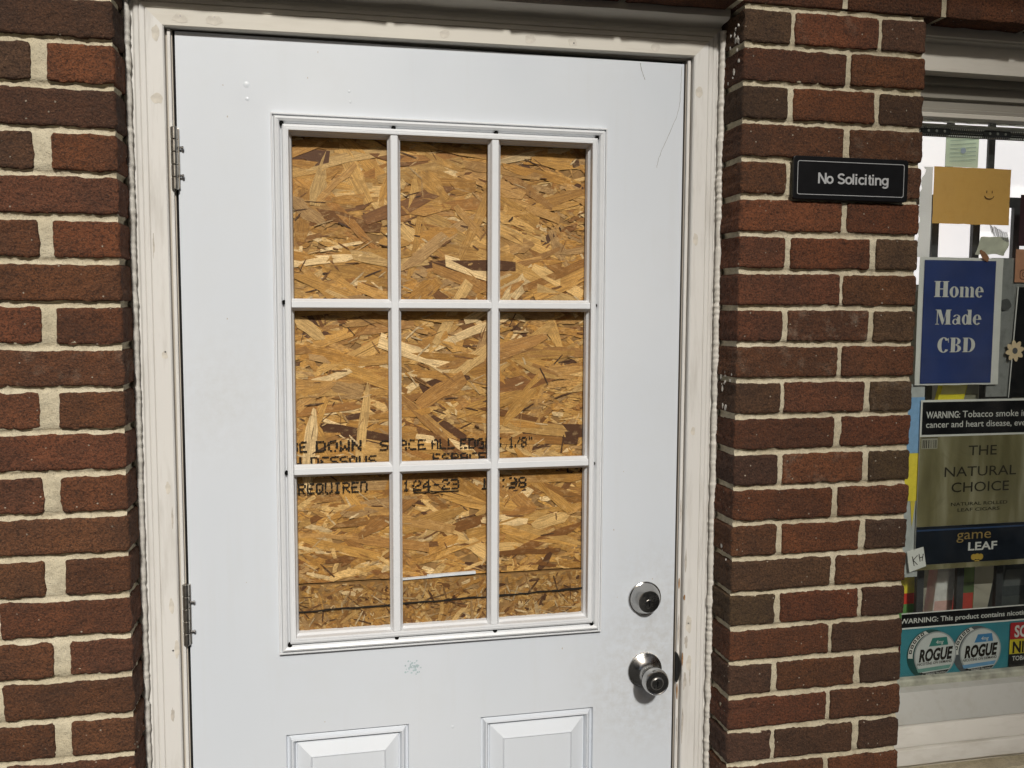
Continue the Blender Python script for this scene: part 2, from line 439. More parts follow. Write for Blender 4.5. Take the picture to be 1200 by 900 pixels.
pr = thing('brick_pier', 'narrow red brick pier between the door and the poster window', 'brick pier', ((XR+XP)/2, -.05, GROUND))
pier = {0: 'ord', -1: 'br', -2: 'krd', -3: 'bb', -4: 'mrb', -5: 'rr', -6: 'mro', -7: 'bb', -8: 'bbo', -9: 'bb', -10: 'dbo', -11: 'bm', -12: 'kro', -13: 'rm', -14: 'brk', -15: 'dm', -16: 'ord', -17: 'md', -18: 'kmk', -19: 'mb', -20: 'kdk', -21: 'bm'}
for c in courses(GROUND, LINT+.002):
    if c % 2 == 0: segs = [(XR, 1.0775), (1.0885, 1.2555), (1.2675, XP)]
    else: segs = [(XR, 1.1935), (1.2045, XP)]
    t = pier.get(c, '')
    for i, (a, b) in enumerate(segs):
        j = random.uniform(-.0025, .0025) if i else 0
        put_brick(pr, a+j, b + (random.uniform(-.002, .002) if i < len(segs)-1 else 0), c, t[i] if i < len(t) else random.choice('mbrdo'))
mb = MB(); mortar_front(mb, XR+.003, XP-.003, GROUND, LINT-.004); mortar_side(mb, XR+.003, -1, GROUND, LINT-.004, .03); mortar_side(mb, XP-.003, 1, GROUND, LINT-.004, .05)
mb.build('mortar', M['mortar'], pr, smooth=True, fix=False, ang=70)
MB().box(XR+.012, XP-.012, FACE+.03, .12, GROUND, LINT-.006).build('backing_block', M['mortar'], pr)

mb = MB(); rs = random.Random(6)
for zc_, n_ in ((.035, 9), (-.02, 4), (-.60, 8), (-.66, 4), (-.93, 3)):
    for k in range(n_):
        y_ = rs.uniform(-.085, -.035); z_ = zc_+rs.gauss(0, .014); r_ = rs.uniform(.0010, .0036); q_ = [2*pi*a/7 for a in range(7)]
        o_ = [(y_+r_*cos(a)*rs.uniform(.5, 1.1), z_+r_*2.0*sin(a)*rs.uniform(.5, 1.1)) for a in q_]; x_ = XR-.0012
        mb.add([(x_, a, b) for a, b in o_]+[(x_+.003, a, b) for a, b in o_], [tuple(range(7))[::-1]]+[(i, (i+1) % 7, 7+(i+1) % 7, 7+i) for i in range(7)])
mb.build('paint_smear', M['caulk'], pr)
lt = thing('brick_lintel_wall', 'dark red brick courses running over the door and window heads', 'brick wall', (.6, -.05, LINT)); lt_ref[0] = lt
RIGHT_END = 2.72
for c in courses(LINT-.004, TOP):
    x = LEFT_END - (.05 if c % 2 else .15)
    edge = [] 
    if c == 1: marks = [.58, .787, .9905-.006, 1.1965, 1.4115]; 
    else: marks = None
    x = .9845 - (.2075*6 if c % 2 else .2075*6.5)
    while x < RIGHT_END:
        x1 = x+.1965
        if x1 > LEFT_END+.02: put_brick(lt, max(x, LEFT_END), min(x1, RIGHT_END), c, random.choice('mbrbm') if c > 1 else random.choice('bmd'))
        x += .2075
mb = MB(); mortar_front(mb, LEFT_END, RIGHT_END, LINT-.0005, TOP, .012)
mb.extx([(FACE+.004, LINT-.0005), (.05, LINT-.0005)], LEFT_END, RIGHT_END)
mb.build('mortar', M['mortar'], lt, smooth=True, fix=False, ang=50)
MB().box(LEFT_END, RIGHT_END, FACE+.03, .12, LINT+.002, TOP).build('backing_block', M['mortar'], lt)

bw = thing('brick_sill_wall', 'red brick wall under the white window sill', 'brick wall', (2.0, -.05, GROUND))
SILLB = -1.42
for c in courses(GROUND, SILLB):
    x = XP+.011 - (.1 if c % 2 else 0)
    while x < RIGHT_END:
        put_brick(bw, max(x, XP+.011), min(x+.1965, RIGHT_END), c, random.choice('mbrd')); x += .2075
mb = MB(); mortar_front(mb, XP-.003, RIGHT_END, GROUND, SILLB-.004, .012)
mb.build('mortar', M['mortar'], bw, smooth=True, fix=False, ang=70)
MB().box(XP, RIGHT_END, FACE+.03, .12, GROUND, SILLB-.006).build('backing_block', M['mortar'], bw)

# ------------------------------------------------------------------ ground, step, eave
g = NG('worn_asphalt', .9, .25); v = g.coord(); n1 = g.noise(v, 2.5, 5); n2 = g.noise(v, 120, 3)
c_ = g.mix(g.ramp(n2, [(.4, .4), (.6, 0)]), g.ramp(n1, [(.3, (.050, .049, .047)), (.7, (.075, .073, .070))]), (.03, .03, .03))
M['concrete'] = g.done(c_, g.bump(n2, .4, .002))
gr = MB(); gr.add([(-60, -60, GROUND), (60, -60, GROUND), (60, 30, GROUND), (-60, 30, GROUND)], [(0, 1, 2, 3)])
tag(gr.build('pavement', M['concrete'], fix=False), kind='structure')
tag(MB().box(-.075, .985, -.13, .12, GROUND+.004, GROUND+.030).build('door_step', M['concrete'], bevel=.006), kind='structure')
tag(MB().box(LEFT_END, RIGHT_END, FACE-.72, .12, TOP+.006, TOP+.16).build('shade_eave', M['headtrim'], bevel=.01), kind='structure')  # unseen eave; overhang deepened to shade the lintel bricks and block high sky

M['render'] = flat('blocker_stucco', (.30, .27, .23), .9, .2, .15, 0, .8)
def block(x0, x1, y0, y1, h, name):
    mb = MB(); mb.box(x0, x1, y0, y1, GROUND+.002, GROUND+h); mb.box(x0-.2, x1+.2, y0-.2, y1+.2, GROUND+h+.002, GROUND+h+.5)
    z = GROUND+1.2
    while z < GROUND+h-2.2:
        x = x0+1.2
        while x < x1-1.6: mb.box(x, x+1.2, y1-.02, y1+.06, z, z+1.5); x += 2.6
        z += 3.2
    return tag(mb.build(name, M['render'], fix=False), kind='structure')
block(.55, 26, -40, -26, 28, 'light_blocker_building')          # unseen, added so its left corner half hides the sun from the right
block(-40, -6.5, -40, -26, 17, 'light_blocker_building')  # unseen, added to cut off low sky light on the left

# ------------------------------------------------------------------ door frame
df = thing('door_frame', 'cream painted wooden door frame with moulded casing and lumpy caulk', 'door frame', (.457, 0, GROUND))
CI_L, CI_R, CI_T, SAG = -.0152, .9275, .0015, .0085     # the head rises a little to the right
def headz(x): return CI_T+SAG*(x-CI_L)/(CI_R-CI_L)
#            # inner edges of the casing
CW = .0585
PROF = [(0, .002), (0, -.0140), (.0020, -.0162), (.0278, -.0162), (.0286, -.0130), (.0302, -.0154), (.0375, -.0146), (.0383, -.0112), (.0402, -.0136), (.0462, -.0124), (.0500, -.0075), (CW, -.0065), (CW, .03)]
BOT = GROUND+.032
def cas(side):
    mb = MB(); n = len(PROF); vs = []; 
    if side == 'T':
        for t, y in PROF: vs += [(CI_L-t, y, headz(CI_L)+t), (CI_R+t, y, headz(CI_R)+t)]
    else:
        for t, y in PROF:
            x = CI_L-t if side == 'L' else CI_R+t
            vs += [(x, y, BOT), (x, y, headz(CI_L if side == 'L' else CI_R)+t)]
    fs = [(2*i, 2*i+1, 2*i+3, 2*i+2) for i in range(n-1)]
    return mb.add(vs, fs)
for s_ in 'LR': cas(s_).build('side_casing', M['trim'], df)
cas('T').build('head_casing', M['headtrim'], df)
# filler strip between the head casing and the brick lintel, painted roughly
mb = MB(); prof = [(-.006, -.0030), (-.020, .0010), (-.040, .0030), (-.050, .0070), (-.050, .0180), (-.044, .0300)]   # heights above the casing
n0 = 60; vs = []
for i in range(n0+1):
    x = XL+.004+(XR-XL-.008)*i/n0
    for k, (y, z) in enumerate(prof): vs.append((x, y+.0022*noise.noise(Vector((x*9, k*3, 0))), headz(x)+CW+z+.0020*noise.noise(Vector((x*14, k*5+2, 1)))))
m_ = len(prof); mb.add(vs, [(i*m_+k, (i+1)*m_+k, (i+1)*m_+k+1, i*m_+k+1) for i in range(n0) for k in range(m_-1)])
mb.build('filler_strip', M['headtrim'], df, smooth=True, ang=40)
# jambs and stops: visible between casing and door
MB().box(CI_L-.03, -.0042, .0005, .115, BOT, .02).build('jamb', M['jamb'], df, bevel=.001)
MB().box(.9180, CI_R+.03, .0005, .115, BOT, .02).build('jamb', M['jamb'], df, bevel=.001)
MB().add([(-.0042, .0005, .0022), (.9180, .0005, .0070), (.9180, .115, .0070), (-.0042, .115, .0022), (-.0042, .0005, .04), (.9180, .0005, .04), (.9180, .115, .04), (-.0042, .115, .04)], [(0, 1, 5, 4), (1, 2, 6, 5), (2, 3, 7, 6), (3, 0, 4, 7), (4, 5, 6, 7), (3, 2, 1, 0)]).build('head_jamb', M['jamb'], df, bevel=.001)
MB().box(-.0120, -.0062, -.0060, .0004, BOT, .0012).build('jamb_bead', M['trim'], df, bevel=.002)
MB().box(.9192, .9255, -.0060, .0004, BOT, .0060).build('jamb_bead', M['trim'], df, bevel=.002)
for x0, x1 in ((-.0041, -.0004), (.9145, .9179)): MB().box(x0, x1, .018, .05, BOT, .0040).build('weatherstrip', M['black'], df)
MB().box(-.0040, .9178, .018, .05, .0004, .0120).build('weatherstrip', M['black'], df)
MB().box(-.004, .918, -.06, .115, GROUND+.0305, GROUND+.044).build('threshold', M['steel_dark'], df, bevel=.003)
# caulk beads
def caulk(x, sgn, amp, name='caulk_bead', z0=BOT, z1=.06):
    mb = MB(); N = int((z1-z0)/.0022); pts = []; rad = []
    ph = 0
    for i in range(N+1):
        z = z0+(z1-z0)*i/N
        ph += .0022*2*pi/(.0120+.007*noise.noise(Vector((z*24, x, 0))))
        lump = amp*(.5+.5*sin(ph))*(.55+.6*noise.noise(Vector((z*7, x+4, 0))))
        pts.append((x + .0012*noise.noise(Vector((z*30, 3, x)))+sgn*.000, -.0155+.0012*noise.noise(Vector((z*25, 8, x))), z))
        rad.append(max(.0015, .0064 + lump*(.3+1.4*abs(noise.noise(Vector((z*3, 2, x))))) + .0022*noise.noise(Vector((z*38, 1, x))) + .0014*noise.noise(Vector((z*130, 6, x)))))
    mb.tube(pts, rad, 10).build(name, M['caulk'], df, smooth=True, ang=80)
caulk(CI_L-CW-.0005, -1, .0006); caulk(CI_R+CW-.0005, 1, .0024)
# knots, nail heads and filled holes
def blob(cx, cz, rx, rz, y, mat, parent, name, th=.0004, n=18, rough=.22, rot=0):
    s_ = random.uniform(0, 90); pts = []
    for k in range(n):
        a = 2*pi*k/n; q = 1+rough*noise.noise(Vector((cos(a)*1.6+s_, sin(a)*1.6, s_)))*1.6
        px, pz = rx*q*cos(a), rz*q*sin(a)
        pts.append((cx+px*cos(rot)-pz*sin(rot), cz+px*sin(rot)+pz*cos(rot)))
    return MB().poly(pts, y-th, th).build(name, mat, parent)
yf = -.0162
for x, z, rx, rz in ((-.028, -.010, .007, .013), (-.0275, -.117, .010, .008), (-.027, -.545, .005, .007), (-.0275, -.775, .004, .011), (-.027, -.985, .004, .014), (-.020, -1.062, .004, .016),
                     (.938, -.055, .007, .010), (.937, -.33, .005, .012), (.9395, -1.085, .006, .018), (.9415, -1.165, .005, .014), (.940, -.70, .004, .008),
                     ):
    blob(x, z, rx, rz, yf, M['filler'], df, 'filler_patch')
for x, rx in ((.012, .012), (.065, .014), (.455, .009), (.610, .010), (.690, .008), (.85, .009)):
    blob(x, headz(x)+.0135, rx, .0075, yf, M['filler'], df, 'filler_patch')
for x, z in ((.012, .0195), (.066, .021), (-.026, -.54), (.9385, -1.083), (-.0265, -1.064), (.692, .019)):
    MB().lathe_y(x, z, [(.0016, yf), (.0016, yf-.0006), (.0004, yf-.0006)], 8).build('nail_head', M['steel_dark'], df)
# worn latch side of the jamb
for x, z, rx, rz in ((.9215, -1.005, .0016, .010), (.9218, -1.10, .0018, .028), (.9215, -1.225, .0017, .018)):
    blob(x, z, rx, rz, -.0062, M['stainwood'] if rz < .02 else M['smudge'], df, 'worn_patch', .0005)
blob(.9292, -1.030, .0022, .005, yf, M['stainwood'], df, 'worn_patch'); blob(.9275, -1.155, .0016, .012, yf, M['stainwood'], df, 'worn_patch')
for x, z, rx, rz in ((.9310, -.955, .0020, .020), (.9345, -1.12, .0040, .010), (.9330, -1.20, .0030, .016), (.9440, -1.19, .0016, .022), (.9300, -1.29, .0018, .03), (.9222, -.86, .0012, .022), (.9222, -1.31, .0014, .03), (-.0215, -.83, .0018, .02), (-.030, -1.18, .003, .012), (-.040, -.36, .0012, .02)):
    blob(x, z, rx, rz, yf if .926 < x or x < 0 else -.0062, M['smudge'], df, 'grime_streak', .00025, 16, .5)
mb = MB(); pts = [(.9180+.0080*sin(pi*k/14)**.7, -1.205+.062*k/14) for k in range(15)]
mb.poly(pts, -.013, .012).build('strike_lip', M['black'], df, bevel=.0015)

# ------------------------------------------------------------------ door
dr = thing('door', 'white steel door with nine-pane window opening and two raised lower panels', 'door', (.457, .02, BOT))
DB = GROUND+.045
LX0, LX1, LZ0, LZ1 = .1535, .7608, -1.0892, -.1286       # outer edge of the lite frame
OX0, OX1, OZ0, OZ1 = .1838, .7305, -1.0575, -.1595       # opening
PX = [(.1625, .3868), (.5240, .7488)]; PZ = (-1.87, -1.2445)
mb = MB()
# skin: grid of rectangles leaving out the opening and the panels
xs = [0, PX[0][0], OX0, PX[0][1], PX[1][0], OX1, PX[1][1], .914]; xs = sorted(set(xs)); zs = sorted({DB, PZ[0], PZ[1], OZ0, OZ1, -.001})
for i in range(len(xs)-1):
    for j in range(len(zs)-1):
        xm, zm = (xs[i]+xs[i+1])/2, (zs[j]+zs[j+1])/2
        if OX0 < xm < OX1 and OZ0 < zm < OZ1: continue
        if PZ[0] < zm < PZ[1] and any(a < xm < b for a, b in PX): continue
        mb.add([(xs[i], 0, zs[j]), (xs[i+1], 0, zs[j]), (xs[i+1], 0, zs[j+1]), (xs[i], 0, zs[j+1])], [(0, 1, 2, 3)])
mb.extx([(0, -.001), (.044, -.001)], 0, .914); mb.extx([(.044, DB), (0, DB)], 0, .914)
mb.add([(0, 0, DB), (0, 0, -.001), (0, .044, -.001), (0, .044, DB)], [(0, 1, 2, 3)])
mb.add([(.914, 0, DB), (.914, .044, DB), (.914, .044, -.001), (.914, 0, -.001)], [(0, 1, 2, 3)])
mb.rings(0, .914, DB, -.001, [(0, .044), (OX0, .044)]) if False else None
# reveal of the opening
mb.add([(OX0, 0, OZ0), (OX1, 0, OZ0), (OX1, 0, OZ1), (OX0, 0, OZ1), (OX0, .044, OZ0), (OX1, .044, OZ0), (OX1, .044, OZ1), (OX0, .044, OZ1)], [(0, 1, 5, 4), (1, 2, 6, 5), (2, 3, 7, 6), (3, 0, 4, 7)])
slab = mb.build('door_slab', M['door'], dr, fix=False)
bm = bmesh.new(); bm.from_mesh(slab.data); bmesh.ops.remove_doubles(bm, verts=bm.verts, dist=1e-5); bm.to_mesh(slab.data); bm.free()
PP = [(0, 0), (.0009, .0060), (.0022, .0088), (.0058, .0060), (.0100, -.0012), (.0125, -.0016), (.0155, .0046), (.0168, .0098), (.0184, .0100), (.0196, .0070), (.0430, -.0016), (.0448, -.0036), (.0466, -.0014), (.0480, -.0012), (.056, -.0012)]
for a, b in PX: MB().rings(a, b, PZ[0], PZ[1], PP, True).build('raised_panel', M['door'], dr, fix=False)
# lite frame with its moulding
LP = [(0, .0006), (0, -.0092), (.0010, -.0102), (.0026, -.0100), (.0032, -.0050), (.0044, -.0056), (.0068, -.0128), (.0098, -.0142), (.0140, -.0118), (.0162, -.0078), (.0172, -.0048), (.0182, -.0060), (.0187, -.0100), (.0205, -.0140), (.0235, -.0152), (.0262, -.0148), (.0268, -.0158), (.0296, -.0154), (.0303, -.0140), (.0306, -.0020), (.0340, .0030), (.0352, .0130)]
fr = MB().rings(LX0, LX1, LZ0, LZ1, LP).build('lite_frame', M['lite'], dr, smooth=True, fix=False, ang=24)
for x, z in ((.1722, -.1468), (.3643, -.1466), (.5490, -.1468), (.7400, -.1475), (.1720, -.4542), (.7395, -.4571), (.1716, -.7565), (.7395, -.7577), (.1722, -1.0712), (.3645, -1.0712), (.5497, -1.0712), (.7402, -1.0710)):
    MB().lathe_y(x, z, [(.0038, -.0040), (.0038, -.0128), (.0034, -.0130), (.0003, -.0128)], 14).build('screw_hole', M['hole'], fr)
def muntin(x0, x1, z0, z1, vert, d):
    mb = MB(); pr_ = [(0, .006), (0, -.0015), (.0034, -.0066), (.0046, -.0118), (.0060, -.0134)]
    h = (x1-x0)/2 if vert else (z1-z0)/2; c = (x0+x1)/2 if vert else (z0+z1)/2
    full = [(-h+t, y+d) for t, y in pr_] + [(h-t, y+d) for t, y in pr_[::-1]]
    vs = []
    for o, y in full: vs += [(c+o, y, z0), (c+o, y, z1)] if vert else [(x0, y, c+o), (x1, y, c+o)]
    mb.add(vs, [(2*i, 2*i+1, 2*i+3, 2*i+2) for i in range(len(full)-1)])
    return mb.build('muntin', M['lite'], dr, smooth=True, ang=24)
V1, V2 = (.3536, .3765), (.5362, .5590); H1, H2 = (-.4690, -.4478), (-.7665, -.7448)
for a, b in (V1, V2): muntin(a, b, LZ0+.031, LZ1-.031, True, 0)
for a, b in (H1, H2): muntin(LX0+.031, LX1-.031, a, b, False, .0007)
# scratches, dents, stain
def scratch(pts, wd, y=-.00035, name='scratch'):
    mb = MB(); L = []; R = []
    for i, (x, z) in enumerate(pts):
        a = pts[max(i-1, 0)]; b = pts[min(i+1, len(pts)-1)]; dx, dz = b[0]-a[0], b[1]-a[1]; l = sqrt(dx*dx+dz*dz) or 1
        w_ = wd*(.5+.5*abs(noise.noise(Vector((i*1.7, x*30, 0))))*1.6)
        L.append((x-dz/l*w_, z+dx/l*w_)); R.append((x+dz/l*w_, z-dx/l*w_))
    n = len(pts); mb.add([(p[0], y, p[1]) for p in L]+[(p[0], y, p[1]) for p in R], [(i, n+i, n+i+1, i+1) for i in range(n-1)])
    return mb.build(name, M['scratch'], dr)
def curve(pts, n=24, wob=.0012):
    out = []
    for i in range(n+1):
        t = i/n*(len(pts)-1); k = min(int(t), len(pts)-2); f = t-k
        p0 = pts[max(k-1, 0)]; p1 = pts[k]; p2 = pts[k+1]; p3 = pts[min(k+2, len(pts)-1)]
        q = [.5*(2*p1[d]+(p2[d]-p0[d])*f+(2*p0[d]-5*p1[d]+4*p2[d]-p3[d])*f*f+(3*p1[d]-p0[d]-3*p2[d]+p3[d])*f**3) for d in (0, 1)]
        out.append((q[0]+wob*noise.noise(Vector((i*.7, pts[0][0]*40, 0))), q[1]))
    return out
scratch(curve([(.826, -.004), (.829, -.017), (.836, -.034)]), .0008)
scratch(curve([(.9085, -.006), (.9075, -.05), (.903, -.09), (.889, -.125), (.868, -.172), (.862, -.196)], 40), .0006)
for x, z, r in ((.1145, -.083, .006), (.1155, -.107, .004), (.288, -.085, .003), (.290, -.103, .003), (.470, -1.258, .004)):
    mb = MB(); mb.lathe_y(x, z, [(r, .0001), (r*.7, -.0003), (r*.3, -.0005), (.0004, -.0006)], 12); mb.build('dent', M['door'], dr, smooth=True)
random.seed(21)
mb = MB()
for k in range(46):
    x = .395+random.gauss(0, .009); z = -1.135+random.gauss(0, .009); r = random.uniform(.0007, .0028)
    if abs(x-.395) < .016 and abs(z+1.135) < .015: mb.poly([(x+r*cos(a)*random.uniform(.5, 1.2), z+r*sin(a)*random.uniform(.5, 1.2)) for a in [2*pi*q/7 for q in range(7)]], -.0003-.00001*k)
mb.build('paint_stain', flat('blue_grey_stain', (.42, .52, .55), .6, .3, .2), dr)
random.seed(8)
for k in range(26):
    x = random.uniform(.02, .89); z = random.uniform(-1.24, -.02)
    if OX0-.05 < x < OX1+.05 and OZ0-.05 < z < OZ1+.05: continue
    blob(x, z, random.uniform(.0006, .0016), random.uniform(.0006, .0022), 0, M['smudge'], dr, 'scuff_mark', .0002, 7)

# hinges
def hinge(zt, zb):
    h = MB().box(-.0095, .0035, -.0050, -.0008, zb+.002, zt-.002).build('hinge', M['hingemetal'], dr, bevel=.0008)
    n = 5; dz = (zt-zb)/n
    for k in range(n):
        a = zb+dz*k; mb = MB(); rr = .0058
        prof = [(rr*.85, a+.0004), (rr, a+.0014), (rr, a+dz-.0014), (rr*.85, a+dz-.0004)]
        vs = []; N = 18
        for r, z in prof: vs += [(-.0040+r*cos(2*pi*q/N), -.0085+r*sin(2*pi*q/N), z) for q in range(N)]
        fs = [(i*N+q, i*N+(q+1) % N, (i+1)*N+(q+1) % N, (i+1)*N+q) for i in range(3) for q in range(N)] + [tuple(range(N))[::-1], tuple(range(3*N, 4*N))]
        mb.add(vs, fs).build('knuckle', M['hingemetal'], h, smooth=True)
    for z in (zt-.034, zb+.024):
        mb = MB(); mb.tube([(.0030, -.0060, z), (.0072, -.0062, z), (.0074, -.0062, z)], .0020, 10); mb.tube([(.0074, -.0062, z), (.0098, -.0062, z-.0006), (.0104, -.0062, z-.0006)], [.0030, .0030, .0016], 10)
        mb.build('screw', M['steel_dark'], h, smooth=True)
hinge(-.1605, -.2655); hinge(-.9485, -1.0595); hinge(-1.74, -1.845)

# deadbolt and knob
dx, dz = .8520, -1.0312
db = MB().lathe_y(dx, dz, [(.0330, -.0002), (.0338, -.0020), (.0332, -.0040), (.0310, -.0052), (.0225, -.0245), (.0214, -.0262), (.0200, -.0266)], 56).build('deadbolt', M['steel'], dr, smooth=True, fix=True)
cy = MB().lathe_y(dx, dz, [(.0200, -.0262), (.0196, -.0252), (.0100, -.0252)], 48).build('lock_face', M['lockface'], db, smooth=True)
MB().lathe_y(dx, dz-.004, [(.0088, -.0250), (.0088, -.0270), (.0080, -.0276), (.0003, -.0276)], 32).build('lock_cylinder', M['steel'], db, smooth=True)
MB().poly([(dx-.0011, dz-.009), (dx+.0011, dz-.009), (dx+.0016, dz+.0005), (dx, dz+.002), (dx-.0016, dz+.0005)], -.0280, .0003).build('keyway', M['hole'], db)
MB().box(dx-.006, dx+.008, -.0256, -.0253, dz+.0085, dz+.0105).build('engraved_mark', M['steel'], db)
kx, kz = .8545, -1.1770
kb = MB().lathe_y(kx, kz, [(.0345, -.0002), (.0352, -.0022), (.0348, -.0042), (.0325, -.0055), (.0315, -.0048), (.0290, -.0060), (.0200, -.0130), (.0155, -.0165), (.0135, -.0220), (.0132, -.0320), (.0150, -.0370), (.0200, -.0420), (.0240, -.0480), (.0256, -.0560), (.0252, -.0630), (.0236, -.0690), (.0222, -.0708), (.0215, -.0700), (.0205, -.0692)], 60).build('door_knob', M['steel'], dr, smooth=True)
MB().lathe_y(kx, kz, [(.0205, -.0690), (.0150, -.0690), (.0110, -.0694)], 48).build('knob_face', M['lockface'], kb, smooth=True)
MB().lathe_y(kx, kz, [(.0108, -.0685), (.0108, -.0708), (.0100, -.0714), (.0003, -.0714)], 36).build('lock_cylinder', M['steel'], kb, smooth=True)
MB().poly([(kx-.0012, kz-.006), (kx+.0012, kz-.006), (kx+.0018, kz+.004), (kx, kz+.006), (kx-.0018, kz+.004)], -.0718, .0003).build('keyway', M['hole'], kb)
random.seed(3)
mb = MB()
for k in range(11):
    a = pi*.5+random.uniform(-.75, .75); mb.lathe_y(kx+.0350*cos(a), kz+.0350*sin(a), [(random.uniform(.001, .0022), -.0001), (.0012, -.0030), (.0003, -.0036)], 8)
mb.build('paint_residue', M['caulk'], kb)

# ------------------------------------------------------------------ strand boards behind the opening
GOLD = [(.56, .300, .072), (.49, .245, .052), (.62, .360, .105), (.72, .460, .170), (.36, .165, .036), (.43, .215, .056), (.54, .295, .085), (.22, .092, .022), (.82, .590, .29), (.085, .034, .012), (.46, .275, .105)]
WGT = [26, 20, 16, 12, 10, 12, 12, 6, 8, 5, 9]
def strand_outline(rng):
    n = 3; top = []; bot = []
    wl = rng.uniform(.2, 1.0); wr = rng.uniform(.15, 1.0)
    for i in range(5):
        t = i/4; wv = .5*min(1, wl+(1-wl)*min(1, t*4))*min(1, wr+(1-wr)*min(1, (1-t)*4))
        bow = .12*sin(pi*t)*rng.choice((-1, 1, 0))
        top.append((-.5+t+rng.uniform(-.03, .03), wv*rng.uniform(.75, 1)+bow)); bot.append((-.5+t+rng.uniform(-.05, .05), -wv*rng.uniform(.75, 1)+bow))
    return bot + top[::-1]
rng = random.Random(5)
SV = []
for k in range(24):
    pts = strand_outline(rng); me = bpy.data.meshes.new('strand'); n = len(pts)
    vs = [(p[0], -.5, p[1]) for p in pts]+[(p[0], .5, p[1]) for p in pts]
    me.from_pydata(vs, [], [tuple(range(n))]+[(i, n+i, n+(i+1) % n, (i+1) % n) for i in range(n)])
    me.materials.append(M['strand']); SV.append(me)
def osb(name, label, x0, x1, z0, z1, yb, n_big, n_small, Lb, Wb, Ls, Ws, spread, seed, bright=1.0):
    rng = random.Random(seed)
    t = thing(name, label, 'wood board', ((x0+x1)/2, yb+.006, z0))
    MB().box(x0, x1, yb, yb+.012, z0, z1).build('board_core', M['osb_base'], t)
    mb = MB(); cols = []
    def pickc(): 
        c = rng.choices(GOLD, WGT)[0]; f = rng.uniform(.8, 1.2)*bright; return tuple(x*f for x in c)
    for k in range(n_small):
        L = rng.uniform(*Ls); W = rng.uniform(*Ws); a = rng.gauss(0, spread*1.25)
        cx = rng.uniform(x0, x1); cz = rng.uniform(z0, z1); pts = strand_outline(rng)
        yo = yb-.0008-rng.uniform(0, .0016); tx = rng.uniform(-.018, .018); tz = rng.uniform(-.05, .05)
        vs = []
        for u, v_ in pts:
            px, pz = u*L, v_*W; X, Z = cx+px*cos(a)-pz*sin(a), cz+px*sin(a)+pz*cos(a)
            vs.append((min(max(X, x0), x1), yo+px*tx+pz*tz, min(max(Z, z0), z1)))
        mb.add(vs, [tuple(range(len(pts)))]); cols += [pickc()]*len(pts)
    for k in range(n_small//8):
        L = rng.uniform(.008, .038); W = rng.uniform(.0010, .0042); a = rng.gauss(0, min(.9, spread*1.6)); cx = rng.uniform(x0+.02, x1-.02); cz = rng.uniform(z0+.02, z1-.02); pts = strand_outline(rng)
        yo = yb-.0026-rng.uniform(0, .0022); vs = []
        for u, v_ in pts: vs.append((cx+u*L*cos(a)-v_*W*sin(a), yo+u*L*rng.uniform(-.01, .01), cz+u*L*sin(a)+v_*W*cos(a)))
        c = rng.choice(((.70, .52, .28), (.60, .40, .18), (.10, .045, .016), (.06, .028, .012), (.30, .15, .045), (.48, .28, .10), (.22, .10, .03))); f = rng.uniform(.8, 1.15)*bright
        mb.add(vs, [tuple(range(len(pts)))]); cols += [tuple(x*f for x in c)]*len(pts)
    o = mb.build('small_strands', M['chips'], t, fix=False); tag(o, kind='stuff')
    at = o.data.color_attributes.new('col', 'FLOAT_COLOR', 'POINT')
    for i, c in enumerate(cols): at.data[i].color = (*c, 1)
    base = wloc(t)
    for k in range(n_big):
        L = rng.uniform(*Lb); W = rng.uniform(*Wb)*(.6 if L < .06 else 1); a = rng.gauss(0, spread) if rng.random() < .82 else rng.uniform(-1.5, 1.5)
        hx, hz = abs(L/2*cos(a))+W/2*abs(sin(a)), abs(L/2*sin(a))+W/2
        cx = rng.uniform(x0+hx, x1-hx); cz = rng.uniform(z0+hz, z1-hz)
        o = bpy.data.objects.new('strand', SV[rng.randrange(24)]); link(o, t)
        o.location = Vector((cx, yb-.0016-rng.uniform(0, .0016), cz+Z0))-base
        o.scale = (L, .0011, W); o.rotation_euler = (rng.uniform(-.07, .07), -a, rng.uniform(-.022, .022))
        o.color = (*pickc(), 1)
    return t
board = osb('strand_board', 'large golden strand board with stamped black lettering behind the door muntins', .150, .765, -.9685, -.125, .0215, 300, 3000, (.055, .180), (.010, .034), (.016, .085), (.003, .015), .40, 11)
strip = osb('strand_board_strip', 'short low strip of pale strand board below the big board', .150, .765, -1.098, -.9715, .0150, 70, 1500, (.022, .055), (.006, .018), (.006, .028), (.003, .010), 1.0, 12, .74)
